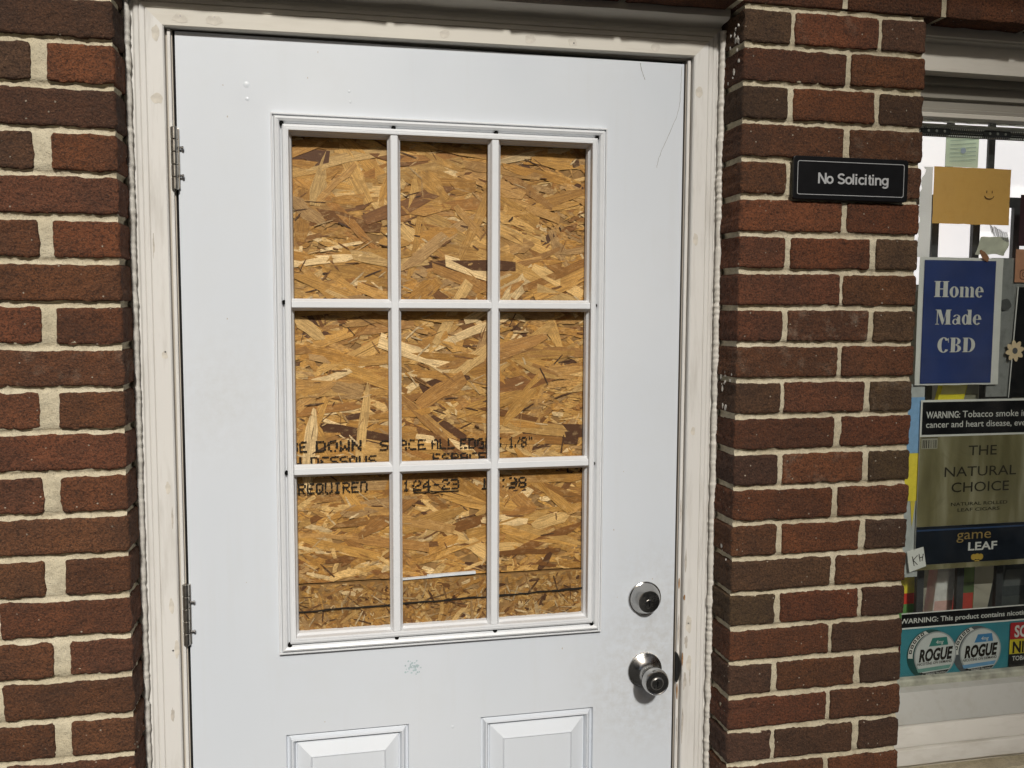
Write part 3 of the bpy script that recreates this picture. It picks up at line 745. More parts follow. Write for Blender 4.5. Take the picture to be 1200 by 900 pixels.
# stamped dot-matrix lettering
GL = {'A': '01110 10001 10001 11111 10001 10001 10001', 'C': '01111 10000 10000 10000 10000 10000 01111', 'D': '11110 10001 10001 10001 10001 10001 11110', 'E': '11111 10000 10000 11110 10000 10000 11111',
      'G': '01111 10000 10000 10011 10001 10001 01111', 'I': '01110 00100 00100 00100 00100 00100 01110', 'L': '10000 10000 10000 10000 10000 10000 11111', 'N': '10001 11001 11001 10101 10011 10011 10001',
      'O': '01110 10001 10001 10001 10001 10001 01110', 'P': '11110 10001 10001 11110 10000 10000 10000', 'Q': '01110 10001 10001 10001 10101 10010 01101', 'R': '11110 10001 10001 11110 10100 10010 10001',
      'S': '01111 10000 10000 01110 00001 00001 11110', 'U': '10001 10001 10001 10001 10001 10001 01110', 'W': '10001 10001 10001 10101 10101 11011 10001', '1': '00100 01100 00100 00100 00100 00100 01110',
      '2': '01110 10001 00001 00110 01000 10000 11111', '3': '11110 00001 00001 01110 00001 00001 11110', '4': '00010 00110 01010 10010 11111 00010 00010', '8': '01110 10001 10001 01110 10001 10001 01110',
      '/': '00001 00001 00010 00100 01000 10000 10000', '"': '01010 01010 00000 00000 00000 00000 00000', '-': '00000 00000 00000 01110 00000 00000 00000', ':': '00000 00100 00000 00000 00000 00100 00000'}
def stamp(text, x0, x1, zb, h, y=.0150, under=False):
    mb = MB(); cw = (x1-x0)/len(text); k = 0
    for i, ch in enumerate(text):
        if ch not in GL: continue
        for r, row in enumerate(GL[ch].split()):
            for q, b in enumerate(row):
                if b == '1' and random.random() < .93:
                    x = x0+cw*(i+(q+.5)/5.9)+random.uniform(-.0005, .0005); z = zb+h*(6-r+.5)/7+random.uniform(-.0004, .0004)
                    wx = cw/5.9*random.uniform(.50, .80); wz = h/7*random.uniform(.40, .66); k += 1
                    mb.poly([(x-wx, z-wz*.7), (x-wx*.5, z-wz), (x+wx*.8, z-wz*.8), (x+wx, z+wz*.5), (x+wx*.3, z+wz), (x-wx*.9, z+wz*.8)], y-.00002*(k % 7))
    if under: mb.box(x0, x1-cw*.2, y-.0003, y-.0001, zb-h*.22, zb-h*.12)
    return mb.build('stamped_print', M['ink'], board, fix=False)
random.seed(17)
zr = -.7245
stamp('DE', .178, .2085, zr, .0200); stamp('DOWN', .2225, .3080, zr, .0200); stamp('SPACE', .3380, .4250, zr-.001, .0195); stamp('ALL', .4330, .4790, zr-.001, .0195); stamp('EDGES', .4870, .5680, zr-.0015, .0195); stamp('1/8"', .5800, .6300, zr-.002, .0200)
zr = -.7520
stamp('EN', .160, .1990, zr, .0190); stamp('DESSOUS', .2130, .3340, zr, .0185); stamp('ESPACER', .4350, .5570, zr, .0185)
zr = -.8015
stamp('REQUIRED', .1900, .3170, zr, .0200); stamp('1-', .3800, .4080, zr-.001, .0200); stamp('24-23', .3990, .4880, zr-.001, .0200, under=True); stamp('11:38', .5260, .6180, zr-.003, .0210)
stamp('L-8', .695, .735, -.779, .015)
mb = MB(); random.seed(4)
pts = [(.155+.6*i/40, -1.0185+.0125*(i/40)**1.2+random.uniform(-.0010, .0010)) for i in range(41)]
for i in range(40):
    (xa, za), (xb, zb) = pts[i], pts[i+1]; wa = random.uniform(.0012, .0022)
    mb.add([(xa, .0086, za-wa), (xb, .0086, zb-wa), (xb, .0086, zb+wa), (xa, .0086, za+wa)], [(0, 1, 2, 3)])
mb.build('marker_line', M['ink'], strip, fix=False)
ps = MB()
for (xa, za, xb, zb, h) in ((.372, -.9692, .450, -.9668, .0013), (.424, -.9660, .516, -.9638, .0022)):
    ps.add([(xa, .0100, za-h), (xb, .0100, zb-h), (xb, .0096, zb+h), (xa, .0096, za+h), (xa, .0175, za-h), (xb, .0175, zb-h), (xb, .0175, zb+h), (xa, .0175, za+h)], [(0, 1, 2, 3), (3, 2, 6, 7), (0, 4, 5, 1), (0, 3, 7, 4), (1, 5, 6, 2)])
tag(ps.build('paper_shim', flat('pale_blue_white_card', (.70, .74, .78), .6, .3, .1)), 'thin pale blue and white sliver wedged between the two strand boards', 'shim')

# ------------------------------------------------------------------ lettering helper (built-in typeface)
def letters(text, x0, x1, zb, h, y, mat, parent, name='lettering', bold=0.0, shear=0.0, slope=0.0, th=0.0):
    """text fitted to x0..x1 with cap height h; slope lifts the right end"""
    cu = bpy.data.curves.new(name, 'FONT'); cu.body = text; cu.size = 1; cu.offset = bold; cu.shear = shear; cu.fill_mode = 'FRONT'; cu.resolution_u = 3
    o = bpy.data.objects.new('tmp_text', cu); COL.objects.link(o)
    dg = bpy.context.evaluated_depsgraph_get(); dg.update()
    me = bpy.data.meshes.new_from_object(o.evaluated_get(dg)); bpy.data.objects.remove(o); bpy.data.curves.remove(cu)
    vx = [v.co.x for v in me.vertices]; a, b = min(vx), max(vx)
    sx = (x1-x0)/(b-a); sz = h/.729
    cap = sz
    vs = [(x0+(v.co.x-a)*sx, y, zb+v.co.y*cap+slope*((v.co.x-a)/(b-a))) for v in me.vertices]
    fs = [tuple(p.vertices) for p in me.polygons]; bpy.data.meshes.remove(me)
    # rotate so that faces look towards -y
    mb = MB(); mb.add(vs, fs); ob = mb.build(name, mat, parent, fix=False)
    return ob

def rrect(x0, x1, z0, z1, r, n=6):
    out = []
    for cx, cz, a0 in ((x1-r, z1-r, 0), (x0+r, z1-r, pi/2), (x0+r, z0+r, pi), (x1-r, z0+r, 1.5*pi)):
        out += [(cx+r*cos(a0+pi/2*k/n), cz+r*sin(a0+pi/2*k/n)) for k in range(n+1)]
    return out

# ------------------------------------------------------------------ sign on the pier
sx0, sx1, sz0, sz1 = 1.0855, 1.3235, -.2600, -.1815
sg = thing('no_soliciting_sign', 'small black rectangular sign with grey lettering screwed to the brick pier', 'sign', ((sx0+sx1)/2, FACE, sz0))
MB().poly(rrect(sx0, sx1, sz0, sz1, .006), FACE-.0085, .0065).build('plate', M['sign'], sg, bevel=.001)
yS = FACE-.0088
MB().ring(rrect(sx0+.0085, sx1-.0085, sz0+.0085, sz1-.0085, .004), rrect(sx0+.0096, sx1-.0096, sz0+.0096, sz1-.0096, .0033), yS).build('border_line', M['signprint'], sg, fix=False)
def stroke_text(text, x0, x1, zb, h, y, mat, parent, sw=.165):
    mb = MB(); items = []; cx = 0.0
    def arc(mx_, mz, rx, rz, a0, a1, n=14): return [(mx_+rx*cos(radians(a0+(a1-a0)*k/n)), mz+rz*sin(radians(a0+(a1-a0)*k/n))) for k in range(n+1)]
    G = {'N': (.74, [[(0, -.0), (0, 1)], [(.0, 1), (.60, 0)], [(.60, 0), (.60, 1)]]), 'o': (.66, [arc(.25, .36, .25, .29, 0, 360, 26)]),
         'S': (.72, [arc(.28, .725, .25, .205, 20, 250, 16)+arc(.28, .275, .27, .205, 70, -160, 16)]), 'l': (.27, [[(0, 0), (0, 1)]]), 'i': (.27, [[(0, 0), (0, .72)], [(0, .84), (0, 1)]]),
         'c': (.60, [arc(.25, .36, .25, .29, 40, 320, 20)]), 't': (.40, [[(.10, .92), (.10, .20)]+arc(.20, .17, .10, .10, 180, 270, 6)+[(.27, .07)], [(-.03, .645), (.27, .645)]]),
         'n': (.62, [[(0, 0), (0, .72)], [(0, .44)]+arc(.22, .42, .22, .23, 170, 0, 10)+[(.44, 0)]]), 'g': (.64, [arc(.24, .38, .24, .27, 0, 360, 26), [(.48, .72), (.48, -.02)]+arc(.24, -.02, .24, .19, 0, -150, 10)])}
    for ch in text:
        if ch == ' ': cx += .34; continue
        wd, paths = G[ch]
        for p in paths: items.append([(cx+a, b) for a, b in p])
        cx += wd
    sx = (x1-x0)/(cx-.12)
    for q, p in enumerate(items):
        L, R = [], []
        for i, (a, b) in enumerate(p):
            pa = p[max(i-1, 0)]; pb = p[min(i+1, len(p)-1)]
            if p[0] == p[-1] or (abs(p[0][0]-p[-1][0]) < 1e-6 and abs(p[0][1]-p[-1][1]) < 1e-6 and len(p) > 8):
                pa = p[(i-1) if i else len(p)-2]; pb = p[(i+1) if i < len(p)-1 else 1]
            dx_, dz_ = pb[0]-pa[0], pb[1]-pa[1]; l_ = sqrt(dx_*dx_+dz_*dz_) or 1
            ox, oz = -dz_/l_*sw/2, dx_/l_*sw/2
            L.append((x0+(a+ox+.08)*sx, zb+(b+oz)*h)); R.append((x0+(a-ox+.08)*sx, zb+(b-oz)*h))
        mb.ring(R, L, y-.00003*q, closed=False)
    return mb.build('lettering', mat, parent, fix=False)
stroke_text('No Soliciting', 1.1360, 1.2790, -.2305, .0195, yS, M['signprint'], sg)

# ------------------------------------------------------------------ shop window: frame, sill, glass
WX0, WX1 = XP-.01, RIGHT_END-.02
sw = thing('shop_window', 'shop window with shade-darkened grey sash, white head casing and stepped white sill', 'window', ((WX0+WX1)/2, 0, -1.42))
M['sash'] = mat_paint('shaded_grey_sash', (.34, .32, .275), .5, .3, (.2, .18, .15), .2, .35, (.1, 1, 1))  # grey darkened further to carry the shade under the head casing
M['sill'] = mat_paint('chalky_sill_paint', (.66, .635, .575), .6, .5, (.42, .38, .31), .35, .3, (.3, 1, 1))
MB().extx([(.03, LINT+.004), (-.052, LINT+.002), (-.052, .070), (-.045, .0685), (-.045, .0655), (-.032, .064), (-.030, .062), (-.030, .0098), (-.026, .0085), (.030, .0100)], WX0, WX1).build('head_casing', M['headtrim'], sw)
MB().extx([(.028, .0102), (.004, .0095), (.004, -.005), (.016, -.007), (.016, -.030), (.024, -.033), (.024, -.049), (.019, -.052), (.019, -.058)], WX0, WX1).build('sash_head', M['sash'], sw)
MB().extx([(.019, -.0585), (.0165, -.060), (.0165, -.0675), (.020, -.070), (.0298, -.0715)], WX0, WX1).build('sash_lip', M['headtrim'], sw)
MB().extx([(.0295, -1.2550), (.0170, -1.2560), (.0145, -1.2600), (.0145, -1.2705)], WX0, WX1).build('bottom_rail', flat('greenish_rail', (.36, .37, .30), .6, .3, .3, 0, 40), sw)
def wavy(prof, name, mat, amp=.0012):
    n0 = 70; vs = []; mb = MB()
    for i in range(n0+1):
        x = WX0+(WX1-WX0)*i/n0
        for k, (y, z) in enumerate(prof): vs.append((x, y+amp*noise.noise(Vector((x*8, k*3, 5))), z+amp*noise.noise(Vector((x*11, k*5, 9)))))
    m_ = len(prof); mb.add(vs, [(i*m_+k, (i+1)*m_+k, (i+1)*m_+k+1, i*m_+k+1) for i in range(n0) for k in range(m_-1)])
    return mb.build(name, mat, sw, smooth=True, ang=30)
wavy([(.030, -1.2700), (.0120, -1.2708), (-.004, -1.2745), (-.0065, -1.2790), (-.0330, -1.3275), (-.0335, -1.3300)], 'sill_board', mat_paint('smooth_grey_sill', (.48, .48, .445), .5, .4, (.36, .33, .27)), .0008)
wavy([(-.024, -1.3300), (-.036, -1.3325), (-.0385, -1.3345), (-.0520, -1.3640), (-.0525, -1.3680), (-.0480, -1.3700)], 'sill_board', M['sill'])
wavy([(-.044, -1.3695), (-.055, -1.3720), (-.0570, -1.3740), (-.0640, -1.3960), (-.0640, -1.4010), (-.052, -1.4060), (-.030, -1.4085), (-.030, -1.4300)], 'sill_board', M['sill'])
MB().box(WX1-.06, WX1, -.025, .11, -1.268, .008).build('window_jamb', M['headtrim'], sw, bevel=.003)
MB().box(WX0-.03, WX0+.012, .0, .11, -1.268, .008).build('window_jamb', M['headtrim'], sw, bevel=.003)
gm = bpy.data.materials.new('window_glass'); gm.use_nodes = True; gt = gm.node_tree; gt.nodes.remove(gt.nodes['Principled BSDF'])
tr = gt.nodes.new('ShaderNodeBsdfTransparent'); tr.inputs[0].default_value = (.93, .95, .94, 1); gl = gt.nodes.new('ShaderNodeBsdfGlossy'); gl.inputs['Roughness'].default_value = .02
fn = gt.nodes.new('ShaderNodeFresnel'); fn.inputs[0].default_value = 1.45; mx = gt.nodes.new('ShaderNodeMixShader')
gi = gt.nodes.new('ShaderNodeNewGeometry'); sb = gt.nodes.new('ShaderNodeMath'); sb.operation = 'SUBTRACT'; sb.inputs[0].default_value = 1; gt.links.new(gi.outputs['Backfacing'], sb.inputs[1]); ml = gt.nodes.new('ShaderNodeMath'); ml.operation = 'MULTIPLY'; gt.links.new(sb.outputs[0], ml.inputs[0]); gt.links.new(fn.outputs[0], ml.inputs[1]); gt.links.new(ml.outputs[0], mx.inputs[0]); gt.links.new(tr.outputs[0], mx.inputs[1]); gt.links.new(gl.outputs[0], mx.inputs[2]); df_ = gt.nodes.new('ShaderNodeBsdfDiffuse'); df_.inputs[0].default_value = (.75, .74, .70, 1); nz = gt.nodes.new('ShaderNodeTexNoise'); nz.inputs['Scale'].default_value = 7; nz.inputs['Detail'].default_value = 6; nz.inputs['Roughness'].default_value = .7
tc = gt.nodes.new('ShaderNodeTexCoord'); gt.links.new(tc.outputs['Object'], nz.inputs['Vector']); rp = gt.nodes.new('ShaderNodeMapRange'); rp.inputs[1].default_value = .45; rp.inputs[2].default_value = .75; rp.inputs[3].default_value = .002; rp.inputs[4].default_value = .035; gt.links.new(nz.outputs['Fac'], rp.inputs[0])
ml2 = gt.nodes.new('ShaderNodeMath'); ml2.operation = 'MULTIPLY'; gt.links.new(sb.outputs[0], ml2.inputs[0]); gt.links.new(rp.outputs[0], ml2.inputs[1])
mx2 = gt.nodes.new('ShaderNodeMixShader'); gt.links.new(ml2.outputs[0], mx2.inputs[0]); gt.links.new(mx.outputs[0], mx2.inputs[1]); gt.links.new(df_.outputs[0], mx2.inputs[2]); gt.links.new(mx2.outputs[0], gt.nodes['Material Output'].inputs[0])
MB().box(WX0+.012, WX1-.06, .0302, .0338, -1.2695, -.0600).build('glass_pane', gm, sw)

# room behind the glass
M['room'] = flat('shop_wall_paint', (.34, .32, .26), .8, .3, .1, 0, 3)
RX0, RX1, RY0, RY1, RZ0, RZ1 = XP-.03, RIGHT_END-.02, .125, 2.3, -1.72, .35
rm = MB(); rm.add([(RX0, RY0, RZ0), (RX1, RY0, RZ0), (RX1, RY1, RZ0), (RX0, RY1, RZ0), (RX0, RY0, RZ1), (RX1, RY0, RZ1), (RX1, RY1, RZ1), (RX0, RY1, RZ1)],
                  [(0, 1, 2, 3), (7, 6, 5, 4), (3, 2, 6, 7), (0, 3, 7, 4), (2, 1, 5, 6)])
tag(rm.build('shop_room', M['room'], fix=False), kind='structure')
bk = MB(); bk.box(-1.0, XP-.04, .125, .16, GROUND, TOP); tag(bk.build('back_partition', flat('dark_partition', (.10, .09, .08), .8), fix=False), kind='structure')

def emit(name, col, st):
    m = bpy.data.materials.new(name); m.use_nodes = True; b = m.node_tree.nodes['Principled BSDF']
    b.inputs['Base Color'].default_value = (*col, 1); b.inputs['Emission Color'].default_value = (*col, 1); b.inputs['Emission Strength'].default_value = st; b.inputs['Roughness'].default_value = .7
    return m
lp = thing('glow_backdrop', 'white sheet behind the upper window bars, glowing in place of bright shop light', 'glowing sheet', (1.95, .175, -.41))
MB().box(1.40, 2.55, .160, .164, -.405, -.045).build('emissive_face', emit('glowing_white_sheet', (1.0, .945, .965), .92), lp)  # emission stands in for the bright lit shop behind a plain sheet
MB().rings(1.385, 2.565, -.42, -.03, [(0, .19), (0, .158), (.014, .158), (.014, .166)]).build('frame', M['winrail'], lp)
cl = thing('ceiling_light', 'long white ceiling lamp inside the shop above the window display', 'ceiling lamp', (1.9, .55, .28))
MB().box(1.45, 2.45, .45, .62, .285, .340).build('housing', M['white'], cl, bevel=.006)
MB().box(1.47, 2.43, .47, .60, .268, .284).build('emissive_face', emit('lit_tube_diffuser', (1.0, .97, .90), 14.0), cl)

# grille
M['bar'] = flat('dark_bar_paint', (.050, .052, .055), .5, .4, .2)
gr_ = thing('security_grille', 'dark steel bars standing upright behind the window glass', 'grille', (1.95, .10, -1.26))
for k in range(10):
    x = 1.5410+.1025*k
    MB().box(x-.0088, x+.0088, .094, .104, -1.255, -.215).build('bar', M['bar'], gr_, bevel=.001)
    MB().box(x+.0150, x+.0310, .086, .0930, -.235, -.048).build('bar', M['bar'], gr_, bevel=.001)
MB().box(WX0+.02, WX1-.07, .0935, .1045, -.236, -.214).build('cross_bar', M['bar'], gr_)
MB().box(WX0+.02, WX1-.07, .0932, .1048, -1.040, -1.018).build('cross_bar', M['bar'], gr_)

# curtain rail with clips and bead rows
cr = thing('curtain_rail', 'grey bead-edged curtain rail with black clips along the window top', 'curtain rail', (1.95, .05, -.10))
MB().box(WX0+.02, WX1-.07, .050, .056, -.0815, -.0735).build('rail', M['winrail'], cr, bevel=.001)
MB().box(WX0+.02, WX1-.07, .052, .055, -.1000, -.0820).build('rail_web', flat('dark_web', (.10, .095, .085), .7), cr)
mb = MB(); n_ = 150
for r in range(3):
    for k in range(n_):
        x = WX0+.09+.0052*k+(r % 2)*.0026; z = -.0835-.0070*r
        mb.add([(x-.0016, .0505, z-.0017), (x+.0016, .0505, z-.0017), (x+.0016, .0505, z+.0017), (x-.0016, .0505, z+.0017), (x, .0485, z)], [(0, 1, 4), (1, 2, 4), (2, 3, 4), (3, 0, 4)])
tag(mb.build('bead_rows', M['white'], cr, fix=False), kind='stuff')
for k in range(5):
    x = 1.4960+.1475*k
    c_ = MB().poly(rrect(x-.034, x+.034, -.0965, -.0835, .006), .0440, .004).build('clip', M['black'], cr, bevel=.001)
    for q in (-.019, 0, .019): MB().lathe_y(x+q, -.0900, [(.0030, .0438), (.0026, .0430), (.0004, .0428)], 10).build('rivet', M['winrail'], c_)
    MB().box(x+.034, x+.1135, .0455, .0470, -.0918, -.0888).build('rod', M['black'], cr)
mb = MB(); random.seed(9)
for k in range(16):
    x = 1.47+.06*k+random.uniform(-.01, .01); mb.poly([(x-.012, -.0715), (x+.014, -.0712), (x+.017, -.0688), (x+.004, -.0675), (x-.010, -.0690)], .048, .001)
mb.build('torn_tape', M['white'], cr)

# ------------------------------------------------------------------ things taped inside the glass
def translucent(m, fac, col):
    t = m.node_tree; b = t.nodes['Principled BSDF']; o = t.nodes['Material Output']; tl = t.nodes.new('ShaderNodeBsdfTranslucent'); tl.inputs[0].default_value = (*col, 1)
    mx_ = t.nodes.new('ShaderNodeMixShader'); mx_.inputs[0].default_value = fac; t.links.new(b.outputs[0], mx_.inputs[1]); t.links.new(tl.outputs[0], mx_.inputs[2]); t.links.new(mx_.outputs[0], o.inputs[0])
    return m
M['thin_white'] = translucent(flat('thin_white_paper', (.80, .79, .76), .75, .3, .05, 0, 20), .45, (.95, .93, .90))
def paper(name, label, cat, x0, x1, z0, z1, y, mat, curl=.0012, n=10, jag=0.0, group=None, skew=0.0):
    t = thing(name, label, cat, ((x0+x1)/2, y, z0), group)
    mb = MB(); vs = []; seed = random.uniform(0, 90)
    for s_ in (0, .0004):
        for j in range(n+1):
            for i in range(n+1):
                u, v_ = i/n, j/n
                x = x0+(x1-x0)*u+skew*(v_-.5); z = z0+(z1-z0)*v_
                if jag and i in (0, n): x += jag*noise.noise(Vector((z*45, seed, i)))
                if jag and j in (0, n): z += jag*noise.noise(Vector((x*45, seed, j+7)))
                vs.append((x, y+s_+curl*noise.noise(Vector((u*1.7+seed, v_*1.7, 0)))*(1 if curl else 0), z))
    N = (n+1)*(n+1); fs = [(j*(n+1)+i, j*(n+1)+i+1, (j+1)*(n+1)+i+1, (j+1)*(n+1)+i) for j in range(n) for i in range(n)]
    fs += [tuple(q+N for q in f[::-1]) for f in fs]
    mb.add(vs, fs); mb.build('sheet', mat, t, smooth=True, fix=False, ang=80)
    return t
def patch(parent, name, mat, x0, x1, z0, z1, y, skew=0.0):
    return MB().add([(x0-skew/2, y, z0), (x1-skew/2, y, z0), (x1+skew/2, y, z1), (x0+skew/2, y, z1)], [(0, 1, 2, 3)]).build(name, mat, parent, fix=False)
PY = .0400
random.seed(31)
# kraft card with a smiling face
M['kraft'] = mat_paint('kraft_card', (.82, .46, .125), .8, .4, (.66, .35, .09), .2)
kc = paper('kraft_card', 'plain tan kraft card with a tiny smiling face, taped high in the window', 'card', 1.4890, 1.6748, -.2815, -.1640, PY-.0030, M['kraft'], .0006, 12, .0012)
M['pen'] = flat('brown_pen_ink', (.10, .05, .02), .8)
mb = MB()
for x in (1.6165, 1.6300): mb.poly([(x-.0009, -.2150), (x+.0009, -.2150), (x+.0007, -.2100), (x-.0007, -.2100)], PY-.0042)
a_ = [(1.6232+.0120*cos(t), -.2200+.0085*sin(t)) for t in [pi*1.05+pi*.9*k/12 for k in range(13)]]; b_ = [(1.6232+.0106*cos(t), -.2200+.0066*sin(t)) for t in [pi*1.05+pi*.9*k/12 for k in range(13)]]
mb.ring(a_, b_, PY-.0042, closed=False); mb.build('smile_drawing', M['pen'], kc, fix=False)
# torn white paper along the left edge
tp = thing('torn_paper', 'ragged white paper strip along the brick edge of the window', 'paper', (1.465, PY, -.352)); pts = []
for k in range(26): z = -.165-.187*k/25; pts.append((1.4600-.004*(k/25)+.0075*noise.noise(Vector((z*60, 4, 2)))+(.006 if z > -.20 else 0), z))
pts += [(1.4870, -.352), (1.4880, -.30), (1.4875, -.165)]
MB().poly(pts, PY-.0010).build('sheet', M['thin_white'], tp)
# licence paper between the upper bars
lc = paper('licence_sheet', 'pale green printed certificate hanging between the upper window bars', 'paper', 1.5290, 1.6085, -.1600, -.0900, .0560, translucent(flat('pale_green_paper', (.66, .72, .60), .8, .3, .08), .6, (.85, .92, .80)), .0015, 8)
mt = flat('green_line_print', (.48, .58, .52), .8)
mb = MB()
for k in range(7): zz = -.150+.0085*k; mb.add([(1.537, .0535, zz), (1.600, .0535, zz+.006), (1.600, .0535, zz+.0078), (1.537, .0535, zz+.0014)], [(0, 1, 2, 3)])
mb.build('printed_lines', mt, lc, fix=False)
MB().lathe_y(1.569, -.126, [(.0065, .0532), (.0045, .0530), (.0005, .0530)], 14).build('seal', flat('blue_seal', (.45, .52, .66), .8), lc)
# blue poster
bp = paper('blue_poster', 'blue poster with white serif lettering on white paper, taped in the window', 'poster', 1.4655, 1.6692, -.6225, -.3516, PY, M['white'], .0007, 12, .0014)
M['blue'] = flat('royal_blue_print', (.030, .052, .185), .45, .4, .14, 0, 14)
patch(bp, 'blue_field', M['blue'], 1.4768, 1.6502, -.6185, -.3575, PY-.0014)
M['postertext'] = flat('poster_white_print', (.66, .65, .62), .6, .3, .03)

def serif(text, x0, x1, zb, h, y, mat, parent):
    mb = MB(); cx = 0.0; items = []
    def R(a, b, c, d): items.append(('p', [(cx+a, c), (cx+b, c), (cx+b, d), (cx+a, d)]))
    def P(pts): items.append(('p', [(cx+a, b) for a, b in pts]))
    def E(mx_, mz, rx, rz, ix, iz, a0=0, a1=360, n=36, ox=0.0):
        A = [radians(a0+(a1-a0)*k/n) for k in range(n+1)]
        items.append(('r', [(cx+mx_+rx*cos(t), mz+rz*sin(t)) for t in A], [(cx+mx_+ox+ix*cos(t), mz+iz*sin(t)) for t in A]))
    X = .66; T = .045; S = .25
    for ch in text:
        if ch == 'H': R(.08, .08+S+.05, 0, 1); R(.62, .92, 0, 1); R(.38, .62, .48, .54); [R(a, b, c, c+T) for a, b in ((0, .08), (.38, .46), (.54, .62), (.92, 1.0)) for c in (0, 1-T)]; w_ = 1.0
        elif ch == 'o': E(.31, X/2, .31, X/2+.02, .10, X/2-.03); w_ = .62
        elif ch == 'e': E(.29, X/2, .29, X/2+.02, .09, X/2-.03, 0, 318); R(.19, .575, X/2, X/2+.05); w_ = .60
        elif ch == 'm':
            for q in (.06, .42, .78): R(q, q+.21, 0, X if q < .1 else X*.76)
            R(0, .06, X-T, X); [E(q+.03, X*.74, .18, X*.27, .075, X*.20, 0, 180, 14, -.095) for q in (.42, .78)]; [R(a, b, 0, T) for a, b in ((0, .06), (.27, .32), (.37, .42), (.63, .68), (.73, .78), (.99, 1.04))]; w_ = 1.04
        elif ch == 'M':
            R(.10, .16, 0, 1); R(.72, 1.0, 0, 1); P([(.10, 1), (.36, 1), (.60, .25), (.52, 0), (.46, 0)]); P([(.52, 0), (.60, .25), (.74, .80), (.74, 1.0)])
            [R(a, b, c, c+T) for a, b, c in ((0, .10, 0), (.16, .26, 0), (.64, .72, 0), (1.0, 1.08, 0), (0, .10, 1-T), (1.0, 1.08, 1-T))]; w_ = 1.08
        elif ch == 'a': R(.33, .55, .03, X*.75); R(.55, .60, 0, .05); E(.23, .19, .21, .20, .09, .15, 20, 340); E(.31, X*.72, .24, X*.30, .11, X*.24, 0, 165, 18); w_ = .62
        elif ch == 'd': E(.25, X/2, .25, X/2+.02, .075, X/2-.03); R(.40, .64, 0, 1); R(.32, .40, 1-T, 1); R(.64, .70, 0, T); w_ = .70
        elif ch == 'C': E(.42, .5, .42, .53, .15, .47, 38, 322); R(.72, .76, .66, .99); w_ = .80
        elif ch == 'B': R(.08, .36, 0, 1); R(0, .08, 0, T); R(0, .08, 1-T, 1); E(.40, .75, .33, .25, .12, .21, -90, 90, 18); E(.40, .255, .38, .255, .14, .215, -90, 90, 18); [R(.36, .42, c, c+T) for c in (0, .48, 1-T)]; w_ = .82
        elif ch == 'D': R(.08, .36, 0, 1); R(0, .08, 0, T); R(0, .08, 1-T, 1); E(.42, .5, .46, .5, .20, .455, -90, 90, 26); [R(.36, .44, c, c+T) for c in (0, 1-T)]; w_ = .92
        cx += w_+.05
    sx = (x1-x0)/(cx-.05); k = 0
    for it in items:
        k += 1; f = lambda p: (x0+p[0]*sx, zb+p[1]*h)
        if it[0] == 'p': mb.poly([f(p) for p in it[1]], y-.00002*k)
        else: mb.ring([f(p) for p in it[1]], [f(p) for p in it[2]], y-.00002*k, closed=False)
    return mb.build('lettering', mat, parent, fix=False)
serif('Home', 1.5015, 1.6220, -.4350, .0335, PY-.0022, M['postertext'], bp)
serif('Made', 1.5070, 1.6195, -.4930, .0315, PY-.0022, M['postertext'], bp)
serif('CBD', 1.5150, 1.6080, -.5520, .0310, PY-.0022, M['postertext'], bp)
# grey film right of the blue poster, black poster, flower, salmon card, maroon sheet
gf = paper('grey_film', 'wrinkled grey plastic film between the blue and the black poster', 'plastic film', 1.6450, 1.7350, -.6500, -.3500, PY+.0060, mat_paint('grey_film', (.30, .305, .30), .35, .7, (.12, .12, .12)), .002, 12)
blob(1.6830, -.4500, .0130, .0120, PY+.0030, flat('film_smudge', (.10, .10, .10), .5), gf, 'smudge')
bk_ = thing('black_poster', 'black poster with a slanting pale left edge at the right side of the window', 'poster', (1.80, PY, -.652))
MB().poly([(1.7010, -.652), (1.9000, -.652), (1.9000, -.412), (1.7125, -.412)], PY+.0020, .0006).build('sheet', M['sign'], bk_)
MB().poly([(1.6990, -.652), (1.7010, -.652), (1.7125, -.412), (1.7095, -.412)], PY+.0018, .0006).build('pale_edge', M['white'], bk_)
fl = thing('flower_sticker', 'pale orange eight-petal flower sticker with a dark centre', 'sticker', (1.7065, PY, -.575)); mp_ = flat('pale_orange_vinyl', (.80, .62, .40), .5, .4, .08)
for k in range(8):
    a = 2*pi*k/8+.2; pts = []
    for q in range(12): t = 2*pi*q/12; px, pz = .0145+.0095*cos(t), .0052*sin(t)*(1.15-.25*cos(t)); pts.append((1.7068+px*cos(a)-pz*sin(a), -.5497+px*sin(a)+pz*cos(a)))
    MB().poly(pts, PY-.0022-.00005*k, .0003).build('petal', mp_, fl)
MB().lathe_y(1.7068, -.5497, [(.0068, PY-.0026), (.0060, PY-.0034), (.0005, PY-.0036)], 16).build('flower_centre', flat('dark_flower_centre', (.10, .10, .11), .6), fl)
sc = thing('salmon_card', 'small salmon card with a dark camera outline icon at the right window edge', 'card', (1.75, PY, -.402))
MB().poly([(1.7000, -.402), (1.8000, -.402), (1.8000, -.331), (1.7000, -.331)], PY+.0010, .0004).build('sheet', flat('salmon_card_stock', (.56, .27, .16), .7, .3, .1), sc)
mi = flat('dark_icon_print', (.12, .05, .03), .7); mb = MB()
mb.ring(rrect(1.7120, 1.7340, -.3960, -.3745, .006), rrect(1.7138, 1.7322, -.3942, -.3763, .005), PY+.0006)
ci = lambda r: [(1.7230+r*cos(2*pi*k/20), -.3852+r*sin(2*pi*k/20)) for k in range(20)]
mb.ring(ci(.0055), ci(.0039), PY+.0006); mb.poly([(1.7285+.0011*cos(2*pi*k/8), -.3798+.0011*sin(2*pi*k/8)) for k in range(8)], PY+.0006); mb.build('icon', mi, sc, fix=False)
